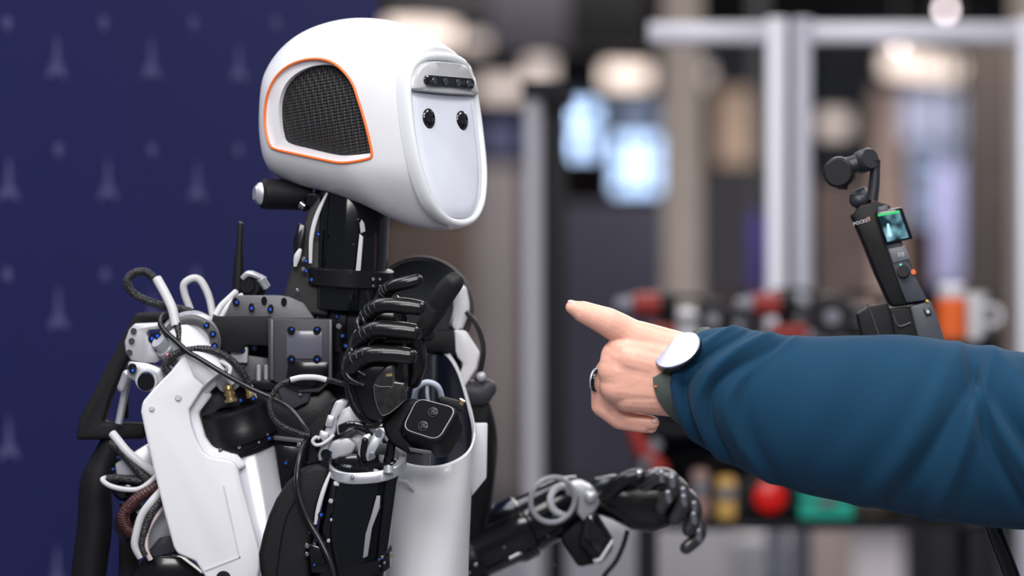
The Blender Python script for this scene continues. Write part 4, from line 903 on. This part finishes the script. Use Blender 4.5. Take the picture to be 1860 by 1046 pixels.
b = MB(); b.tube([(850, 720, 560), (870, 800, 640), (858, 930, 760), (840, 1010, FD - 40)], [36, 34, 34, 38], n=20)
b.build('far_upper_arm', BLACKS, rob)
# lower body (below the frame): hips and legs so that it stands
zz = to_world(770, 1180, 300, kof(300)); cx_, cy_ = zz.x, zz.y
b = MB(); b.box((cx_ - .03, cy_, zz.z - .03), .22, .2, .1, bevel=.03); b.build_w('pelvis', BLACKS, rob)
for s_ in (-1, 1):
    b = MB(); b.finger([(cx_ - .03, cy_ + s_ * .1, zz.z - .04, .07), (cx_ + .0, cy_ + s_ * .11, .62, .065), (cx_ - .02, cy_ + s_ * .11, .12, .045)]); lg = b.build_w('leg', WHITE_M, rob)
    b = MB(); b.box((cx_ + .04, cy_ + s_ * .11, .035), .26, .1, .07, bevel=.02); b.build_w('foot', BLACKM, lg)
for px_, dd_ in ((165, 370), (230, 415), (328, 400)):
    p = to_world(px_, 1195, dd_, kof(dd_)); wcyl('stand_leg', (p.x, p.y, .0), (p.x, p.y, p.z + .03), .014, BLACKM, bfo)
p0, p1 = to_world(165, 1150, 370, kof(370)), to_world(328, 1150, 400, kof(400)); wcyl('stand_crossbar', p0, p1, .012, BLACKM, bfo)

# ================================================================== PERSON
per = empty('person', (.78, D0, 0)); tag(per, 'person in a dark teal blue sweater pointing left at the robot', 'person')
SKIN = mat('skin', (.88, .47, .36), .40, sss=.10, bump=.5, bscale=140, var=.10, vscale=30)
def organic(name, caps, m, parent, vox=.0010, smooth=8, px=True, quads=()):
    """union of tapered capsules fused into one continuous surface"""
    b = MB()
    for c in caps:
        p, q = c[:4], c[4:]
        L = [tuple(np.array(p) * (1 - t) + np.array(q) * t) for t in np.linspace(0, 1, 4)]
        b.finger(L, n=18, sub=1)
    ds = [v.co.z for v in b.bm.verts]; d = (min(ds) + max(ds)) / 2; k = kof(d)
    if px:
        for v in b.bm.verts: v.co = to_world(v.co.x, v.co.y, v.co.z, k)
    o = b.build_w('tmp', m)
    md = o.modifiers.new('r', 'REMESH'); md.mode = 'VOXEL'; md.voxel_size = vox; md.use_smooth_shade = True
    sm_ = o.modifiers.new('s', 'SMOOTH'); sm_.factor = .5; sm_.iterations = smooth
    dg = bpy.context.evaluated_depsgraph_get(); me = bpy.data.meshes.new_from_object(o.evaluated_get(dg)); loc = o.location.copy()
    bpy.data.objects.remove(o)
    for p_ in me.polygons: p_.use_smooth = True
    o = bpy.data.objects.new(name, me); COL.objects.link(o); me.materials.clear(); me.materials.append(m); set_parent(o, loc, parent)
    return o
HDp = 60
def C(x0, y0, d0, r0, x1, y1, d1, r1): return (x0, y0, HDp + d0, r0, x1, y1, HDp + d1, r1)
caps = [C(1039,558,-34,13, 1058,566,-30,20), C(1058,566,-30,20, 1080,575,-26,23), C(1080,575,-26,23, 1102,584,-20,26.5), C(1102,584,-20,26.5, 1128,598,-10,28.5), C(1128,598,-10,28.5, 1156,618,0,35),
    C(1156,614,0,33, 1245,645,15,40), C(1142,650,-12,36, 1240,676,8,46), C(1124,648,-4,34, 1160,640,0,40), C(1119,672,-8,34, 1235,690,12,46), C(1122,700,-4,33, 1232,706,14,48), C(1142,718,2,31, 1230,712,14,47),
    C(1122,660,-7,34, 1236,680,8,46), C(1121,680,-7,33.5, 1236,694,10,46), C(1126,694,-5,33, 1234,700,12,46), C(1134,640,-7,36, 1240,664,10,44), C(1128,650,-9,34, 1200,672,0,42),
    C(1132,662,-8,35, 1238,684,8,46), C(1140,636,-6,36, 1242,660,10,43), C(1124,688,-5,34, 1235,698,12,46), C(1140,708,0,33, 1232,708,14,46),
    C(1245,645,15,40, 1330,690,30,46), C(1234,712,14,46, 1320,755,30,50),
    C(1124,655,0,30, 1104,676,26,24), C(1104,676,26,24, 1100,716,48,21),
    C(1112,684,6,26, 1094,702,26,21), C(1094,702,28,21, 1093,738,40,19), C(1093,738,40,19, 1126,763,40,18), C(1126,763,40,18, 1168,772,36,15),
    C(1120,712,16,24, 1110,738,34,18), C(1110,738,34,18, 1142,762,34,15), C(1142,762,34,15, 1186,768,30,12.5), C(1168,774,42,13, 1184,777,42,11),
    C(1150,690,60,26, 1180,720,50,22), C(1180,640,40,26, 1130,640,60,18)]
hnd = organic('hand', caps, SKIN, per, vox=.0008, smooth=18)
nail = mat('fingernail', (.80, .50, .44), .25, coat=.3)
b = MB(); b.ball((1041, 551, HDp - 36), 11, 5.5, 8, rot=Matrix.Rotation(.33, 3, 'Z')); b.build('fingernail', nail, per)
b = MB(); b.ball((1188, 765, HDp + 20), 7, 5, 4); b.build('fingernail', nail, per)
# sleeve
SLV = mat('teal_blue_sweater', srgb(20, 58, 84), .85, spec=.12, bump=.35, bscale=900, var=.08, vscale=5)
MATS['teal_blue_sweater'].node_tree.nodes['Principled BSDF'].inputs['Sheen Weight'].default_value = .06
TB = [(1276,604,1224,742),(1300,596,1246,782),(1345,594,1296,826),(1400,605,1366,862),(1470,611,1450,893),(1560,610,1545,915),(1640,608,1640,934),(1720,619,1730,950),(1800,631,1815,960),(1880,642,1890,964),(1990,650,2010,962),(2150,630,2170,950),(2300,590,2300,930),(2420,560,2400,900)]
FOLDS = ((1252, 12, 50, 10, 8), (1272, 14, 60, 7, -7), (1292, 26, 70, 12, 9), (1316, 30, 76, 8, -7), (1335, 10, 90, 14, 6), (1365, -10, 60, 16, -4),
         (1660, 90, 0, 22, 6), (1705, 95, 0, 16, -6), (1745, 60, 0, 18, 9), (1785, -60, 40, 13, -8), (1822, -110, 40, 22, 9), (1862, -150, 30, 20, -5), (1590, 110, 0, 40, 3), (1480, 60, 0, 40, 3), (1900, -90, 0, 26, 8))
CREASES = ((1325, 40, 60, 9, 9, .5, .5), (1800, -60, 30, 9, 11, .45, .4), (1720, 70, 0, 10, 7, .7, .3), (1278, 20, 60, 6, 6, -.1, .6), (1850, -120, 20, 14, 8, -.1, .4))
SP = spline(TB, 24); NT = 128; R = []
def bump1(v, c, w): return math.exp(-((v - c) / w) ** 2)
for i, q in enumerate(SP):
    T, Bt = Vector((q[0], q[1])), Vector((q[2], q[3])); c = (T + Bt) / 2; h = (T - Bt) / 2; r = h.length; row = []; xm = c.x
    lean = 22 * max(0, 1 - (xm - 1250) / 200) + 6
    hn = h.normalized(); nx = Vector((-hn.y, hn.x))
    if nx.x > 0: nx = -nx          # towards the hand
    for j in range(NT):
        a = 2 * PI * j / NT; ca, sa = math.cos(a), math.sin(a)      # ca=1 top, sa=1 towards the camera
        f = 0
        sidef = .5 + .5 * sa
        for x0, k1, k2, w, am in FOLDS:      # soft ridges and hollows
            u = xm - (x0 + k1 * ca + k2 * ca * ca); f += 2.0 * am * bump1(u, 0, w) * (.08 + .92 * max(0, sa) ** .8)
        for x0, k1, k2, w, am, c0, cw in CREASES:      # pinched creases
            u = xm - (x0 + k1 * ca + k2 * ca * ca); f -= 2.0 * am * math.exp(-abs(u) / w) * bump1(ca, c0, cw) * max(0, sa)
        rr_ = r + f
        p = c + hn * rr_ * ca + nx * lean * sa
        row.append((p.x, p.y, HDp + 22 - rr_ * .92 * sa - (0.12 * max(0, xm - 1860))))
    R.append(row)
inr = [(q[0] * 1 + (1262 - q[0]) * .06 + 6, q[1] + (675 - q[1]) * .05, q[2]) for q in R[0]]
inr2 = [(q[0] + 40, q[1] + (690 - q[1]) * .08 + 6, q[2]) for q in R[0]]
b = MB(); b.rings([inr2, inr] + R, cap0=False, cap1=True); slv = b.build('sleeve', SLV, per, d=HDp, ang=80)
# rest of the person, outside the frame to the right
SH = to_world(2420, 735, HDp - 60, 1.0)
TR = mat('dark_trousers', (.02, .022, .03), .8)
tx, ty = SH.x + .20, SH.y + .06
organic('sweater_body', [(SH.x - .02, SH.y, SH.z, .08, SH.x + .08, ty, SH.z + .02, .09), (tx - .08, ty, 1.34, .12, tx + .10, ty, 1.34, .12), (tx - .05, ty, 1.1, .13, tx + .06, ty, 1.1, .13), (tx - .05, ty, 1.34, .13, tx - .05, ty, .98, .13), (tx + .07, ty, 1.34, .13, tx + .07, ty, .98, .13), (tx + .18, ty, 1.38, .07, tx + .26, ty, 1.1, .055), (tx + .26, ty, 1.1, .055, tx + .22, ty - .1, .88, .045)], SLV, per, vox=.012, smooth=4, px=False)
organic('trousers', [(tx - .06, ty, .98, .13, tx + .08, ty, .98, .13), (tx - .07, ty, .92, .11, tx - .08, ty, .5, .075), (tx - .08, ty, .5, .075, tx - .08, ty, .1, .06), (tx + .09, ty, .92, .11, tx + .10, ty, .5, .075), (tx + .10, ty, .5, .075, tx + .10, ty, .1, .06)], TR, per, vox=.012, smooth=4, px=False)
for s_ in (-.08, .10):
    b = MB(); b.box((tx + s_, ty - .05, .045), .1, .27, .09, bevel=.03); b.build_w('shoe', BLACKM, per)
hx, hy, hz = tx, ty - .02, 1.66
organic('head', [(hx, hy + .03, 1.44, .055, hx, hy, 1.56, .055), (hx, hy + .02, 1.68, .09, hx, hy - .01, 1.66, .085), (hx, hy - .03, 1.60, .055, hx, hy - .03, 1.64, .06), (hx - .088, hy - .01, 1.65, .016, hx - .094, hy - .02, 1.65, .012), (hx - .1, hy, 1.66, .01, hx, hy, 1.66, .03), (hx, hy - .09, 1.67, .012, hx, hy - .108, 1.635, .014), (hx - .085, hy + .02, 1.645, .015, hx - .085, hy + .02, 1.67, .018), (hx + .085, hy + .02, 1.645, .015, hx + .085, hy + .02, 1.67, .018), (hx - .02, hy - .085, 1.60, .010, hx + .02, hy - .085, 1.60, .010)], SKIN, per, vox=.004, smooth=3, px=False)
organic('hair', [(hx, hy + .03, 1.72, .098, hx, hy + .04, 1.68, .098), (hx, hy - .02, 1.745, .07, hx, hy + .03, 1.74, .08)], mat('dark_hair', (.02, .013, .01), .6), per, vox=.006, smooth=3, px=False)
for s_ in (-1, 1):
    b = MB(); b.ball((hx + s_ * .033, hy - .088, 1.665), .012); b.build_w('eye', WHT, per)

# watch
wt = empty('wrist_watch', to_world(1228, 638, HDp - 30, kof(HDp - 30))); tag(wt, 'round smartwatch with a bright reflecting glass and grey green strap on the pointing wrist', 'watch')
n_ = Vector((-.47, -.715, -.52)).normalized(); aL = Vector((.83, -.55, 0)); aL = (aL - n_ * aL.dot(n_)).normalized(); cW = Vector((1231, 636, HDp - 50))
b = MB(); b.cyl(cW - n_ * 16, cW - n_ * 1, [(0, 38), (.3, 44), (.8, 46.5), (1, 46)], n=56); b.build('watch_case', BLACKG, wt)
b = MB(); b.cyl(cW - n_ * 2, cW + n_ * 1.6, [(0, 45.5), (.7, 45.5), (1, 44)], n=64); b.build('watch_glass', mat('mirror_glass', (.40, .47, .66), .30, metal=.9), wt)
STR = mat('grey_green_strap', (.06, .078, .068), .6, bump=.3, bscale=300)
# strap around wrist: rings in the plane through watch normal
b = MB(); R = []
axw = Vector((1300 - 1240, 738 - 676, 30)).normalized()
for p_ in ([(1268,604,40),(1292,602,70)],): pass
st1 = spline([(1262,612,HDp-18),(1278,603,HDp+4),(1296,602,HDp+30)], 6); st2 = spline([(1202,668,HDp-36),(1203,696,HDp-44),(1212,724,HDp-40),(1232,752,HDp-20),(1252,768,HDp+10)], 6)
def ribbon(path, wv, w, th):
    b = MB(); R = []
    for i, p in enumerate(path):
        t = Vector(path[min(i + 1, len(path) - 1)] - path[max(i - 1, 0)]).normalized(); wd_ = Vector(wv).normalized(); nn = t.cross(wd_).normalized(); p = Vector(p)
        R.append([p + wd_ * w / 2 + nn * th / 2, p + wd_ * w / 2 - nn * th / 2, p - wd_ * w / 2 - nn * th / 2, p - wd_ * w / 2 + nn * th / 2])
    b.rings(R); return b
ribbon(st1, (.6, .45, -.3), 22, 5).build('strap', STR, wt); ribbon(st2, (.8, -.1, -.25), 34, 5).build('strap', STR, wt)
b = MB(); b.ball((1191, 702, HDp - 48), 2.6, 2.2, 2); b.build('orange_stitch', ORANGE, wt)
# ring
rg = empty('finger_ring', to_world(1082, 690, HDp + 24, kof(HDp))); tag(rg, 'silver and black ring on the curled ring finger', 'ring')
b = MB(); b.torus((1081, 690, HDp + 16), (.90, .10, -.42), 20, 1.8, n=40, m=10, flat=1.4); b.build('band', SILVER, rg)
b = MB(); b.torus((1084, 691, HDp + 14), (.90, .10, -.42), 19.5, 1.8, n=40, m=10, flat=2.2); b.build('inlay', BLACKG, rg)

# ================================================================== HANDHELD CAMERA
GD = 330
gc = empty('handheld_camera', to_world(1690, 640, GD, kof(GD))); tag(gc, 'black pocket gimbal camera with a lit square screen on a stick, behind the sleeve', 'camera')
GB = mat('camera_grey', (.020, .021, .027), .42, bump=.1, bscale=600); GBL = mat('camera_front_grey', (.055, .06, .075), .4)
ux = Vector((0.40, 1, 0)).normalized()         # down along the body
b = MB(); b.prism([(1545,392),(1560,372),(1590,366),(1614,372),(1624,400),(1640,452),(1660,500),(1684,548),(1640,556),(1620,558),(1612,548),(1590,500),(1566,440)], GD - 18, GD + 26, 5, 3); gb_ = b.build('grip', mat('grip_black', (.004, .004, .005), .5, spec=.25), gc, ang=50)
b = MB(); b.prism([(1592,376),(1612,372),(1630,420),(1648,470),(1662,502),(1684,545),(1646,550),(1634,520),(1620,480),(1604,430)], GD - 26, GD - 12, 3); fp = b.build('front_panel', GBL, gc)
b = MB(); b.prism([(1589,384),(1638,376),(1658,434),(1609,444)], GD - 36, GD - 24, 3, 2); b.build('screen_housing', BLACKG, gc)
# screen image
SM = mat('live_screen', (.0, .0, .0), .15)
nt = SM.node_tree; pb = nt.nodes['Principled BSDF']; tc = nt.nodes.new('ShaderNodeTexCoord'); nz = nt.nodes.new('ShaderNodeTexNoise'); nz.inputs['Scale'].default_value = 75; nz.inputs['Detail'].default_value = 1
rp = nt.nodes.new('ShaderNodeValToRGB'); rp.color_ramp.elements[0].position = .42; rp.color_ramp.elements[0].color = (.006, .025, .035, 1); rp.color_ramp.elements[1].position = .66; rp.color_ramp.elements[1].color = (.22, .48, .58, 1)
nt.links.new(tc.outputs['Object'], nz.inputs['Vector']); nt.links.new(nz.outputs['Fac'], rp.inputs['Fac']); nt.links.new(rp.outputs['Color'], pb.inputs['Emission Color']); pb.inputs['Emission Strength'].default_value = 1
b = MB(); b.prism([(1595,392),(1634,385),(1651,431),(1612,439)], GD - 38, GD - 35, 0); scr = b.build('screen', SM, gc)
b = MB(); b.prism([(1594,389),(1633,382),(1635,386),(1595,393)], GD - 39.5, GD - 36, 0); b.build('screen_bar', mat('green_bar', (.02, .4, .1), .5, emit=.5, emit_col=(.02, .5, .12)), gc)
b = MB(); b.finger([(1613, 408, GD - 38, 2.2), (1616, 428, GD - 38, 5)]); b.build('screen_figure', mat('pale_blue_figure', (.3, .5, .55), .6, emit=.45, emit_col=(.45, .72, .8)), gc)
b = MB(); b.prism([(1613,452),(1644,446),(1655,470),(1622,478)], GD - 29, GD - 22, 2); b.build('name_plate', mat('plate_grey', (.13, .135, .16), .4), gc)
b = MB(); b.cyl((1642, 494, GD - 24), (1640, 492, GD - 36), [(0, 10), (.4, 9), (.5, 12), (1, 11)], n=24); b.build('joystick', BLACKM, gc)
b = MB(); b.cyl((1659, 494, GD - 24), (1659, 494, GD - 30), [(0, 5), (1, 4.6)], n=18); b.build('record_button', mat('orange_red', (.75, .15, .05), .4), gc)
b = MB(); b.ball((1636, 481, GD - 30), 2.2); b.build('status_light', mat('green_led', (.1, .6, .3), .4, emit=.6, emit_col=(.1, .8, .4)), gc)
def text(body, size, p, rot, m, name, parent, d, ext=.0002):
    cu = bpy.data.curves.new('t', 'FONT'); cu.body = body; cu.size = size; cu.extrude = ext; cu.align_x = 'CENTER'; cu.align_y = 'CENTER'; cu.resolution_u = 2
    o = bpy.data.objects.new('t', cu); COL.objects.link(o); bpy.context.view_layer.update()
    me = bpy.data.meshes.new_from_object(o.evaluated_get(bpy.context.evaluated_depsgraph_get())); bpy.data.objects.remove(o)
    me.transform(Matrix.Rotation(rot, 4, 'Y') @ Matrix.Rotation(PI / 2, 4, 'X'))
    o = bpy.data.objects.new(name, me); COL.objects.link(o); me.materials.clear(); me.materials.append(m); set_parent(o, to_world(p[0], p[1], d, kof(GD)), parent); return o
LET = mat('white_lettering', (.6, .6, .62), .5)
text('POCKET', .0045, (1564, 403), math.radians(-17), LET, 'lettering', gc, GD - 18.6)
text('3', .0058, (1577, 398), math.radians(-17), ORANGE, 'lettering', gc, GD - 18.6)
text('DJI', .0050, (1634, 462), math.radians(-14), LET, 'lettering', gc, GD - 29.5)
# extension grip
b = MB(); b.prism([(1650,556),(1688,546),(1700,574),(1716,625),(1722,660),(1680,664),(1664,610)], GD - 24, GD + 26, 4, 3); b.build('battery_grip', GBL, gc)
b = MB(); b.prism([(1612,560),(1652,556),(1668,600),(1684,664),(1640,664),(1622,610)], GD - 14, GD + 26, 5, 3); b.build('battery_grip_side', BLACKM, gc)
b = MB(); b.prism([(1555,570),(1578,556),(1612,550),(1640,660),(1590,664),(1566,620)], GD - 10, GD + 24, 4, 3); b.build('clamp_block', BLACKM, gc)
b = MB(); b.tube([(1576, 552, GD - 12), (1590, 590, GD - 13), (1606, 640, GD - 13)], 1.6, n=8); b.tube([(1622, 570, GD - 16), (1632, 592, GD - 17), (1654, 586, GD - 17)], 1.6, n=8); b.build('clamp_edge', GBL, gc)
b = MB(); b.prism([(1676,560),(1688,557),(1694,572),(1682,576)], GD - 27, GD - 22, 2.5); b.build('grip_button', mat('button_grey', (.03, .032, .04), .3), gc)
b = MB(); b.prism([(1682,564),(1687,563),(1689,568),(1684,569)], GD - 28.5, GD - 26, 0); b.build('button_mark', LET, gc)
b = MB(); b.ball((1684, 547, GD - 25), 3); b.build('yellow_mark', mat('amber', (.6, .4, .05), .5), gc)
# gimbal head
b = MB(); b.cyl((1553, 368, GD + 14), (1578, 350, GD + 6), [(0, 17), (.5, 18), (1, 15)], n=28); b.ball((1560, 364, GD), 18, 15, 16); b.build('pan_motor', GB, gc)
b = MB(); b.tube([(1584, 364, GD), (1588, 335, GD), (1590, 305, GD), (1588, 292, GD)], [11, 10, 9, 12], n=16, flat=1.2); b.build('gimbal_arm', GB, gc)
b = MB(); b.cyl((1562, 296, GD + 16), (1580, 288, GD - 16), [(0, 19), (.15, 21), (.85, 21), (1, 18)], n=32); b.build('roll_motor', GB, gc)
b = MB(); b.cyl((1570, 292, GD), (1530, 306, GD), [(0, 15), (1, 17)], n=28); b.build('tilt_housing', GB, gc)
b = MB(); b.cyl((1530, 314, GD + 26), (1520, 314, GD - 24), [(0, 22), (.1, 27), (.85, 28), (.93, 27), (1, 23)], n=36); b.build('camera_head', mat('camera_head_black', (.010, .010, .012), .5, spec=.25), gc)
b = MB(); b.cyl((1522, 337, GD), (1540, 338, GD), 7, n=16); b.ball((1524, 296, GD - 4), 18, 12, 18); b.build('head_bumper', GB, gc)
# stick
def lp(y): return 1690 + (y - 620) * .385
sp_ = [(1698, 650, GD), (1752, 800, GD), (1806, 960, GD), (1838, 1046, GD), (1880, 1160, GD)]
b = MB(); b.tube(sp_, [17, 16, 16, 15, 15], n=18); b.build('stick', BLACKP, gc)
b = MB(); b.tube([(1880, 1150, GD), (1905, 1220, GD)], [22, 24], n=18, sub=2); b.build('stick_handle', BLACKM, gc)
e = to_world(1905, 1220, GD, kof(GD)); wcyl('stand_leg', e, (e.x + .02, e.y, .02), .012, BLACKM, gc); wcyl('stand_base', (e.x + .02, e.y, 0), (e.x + .02, e.y, .02), [(0, .14), (.8, .14), (1, .12)], BLACKM, gc)
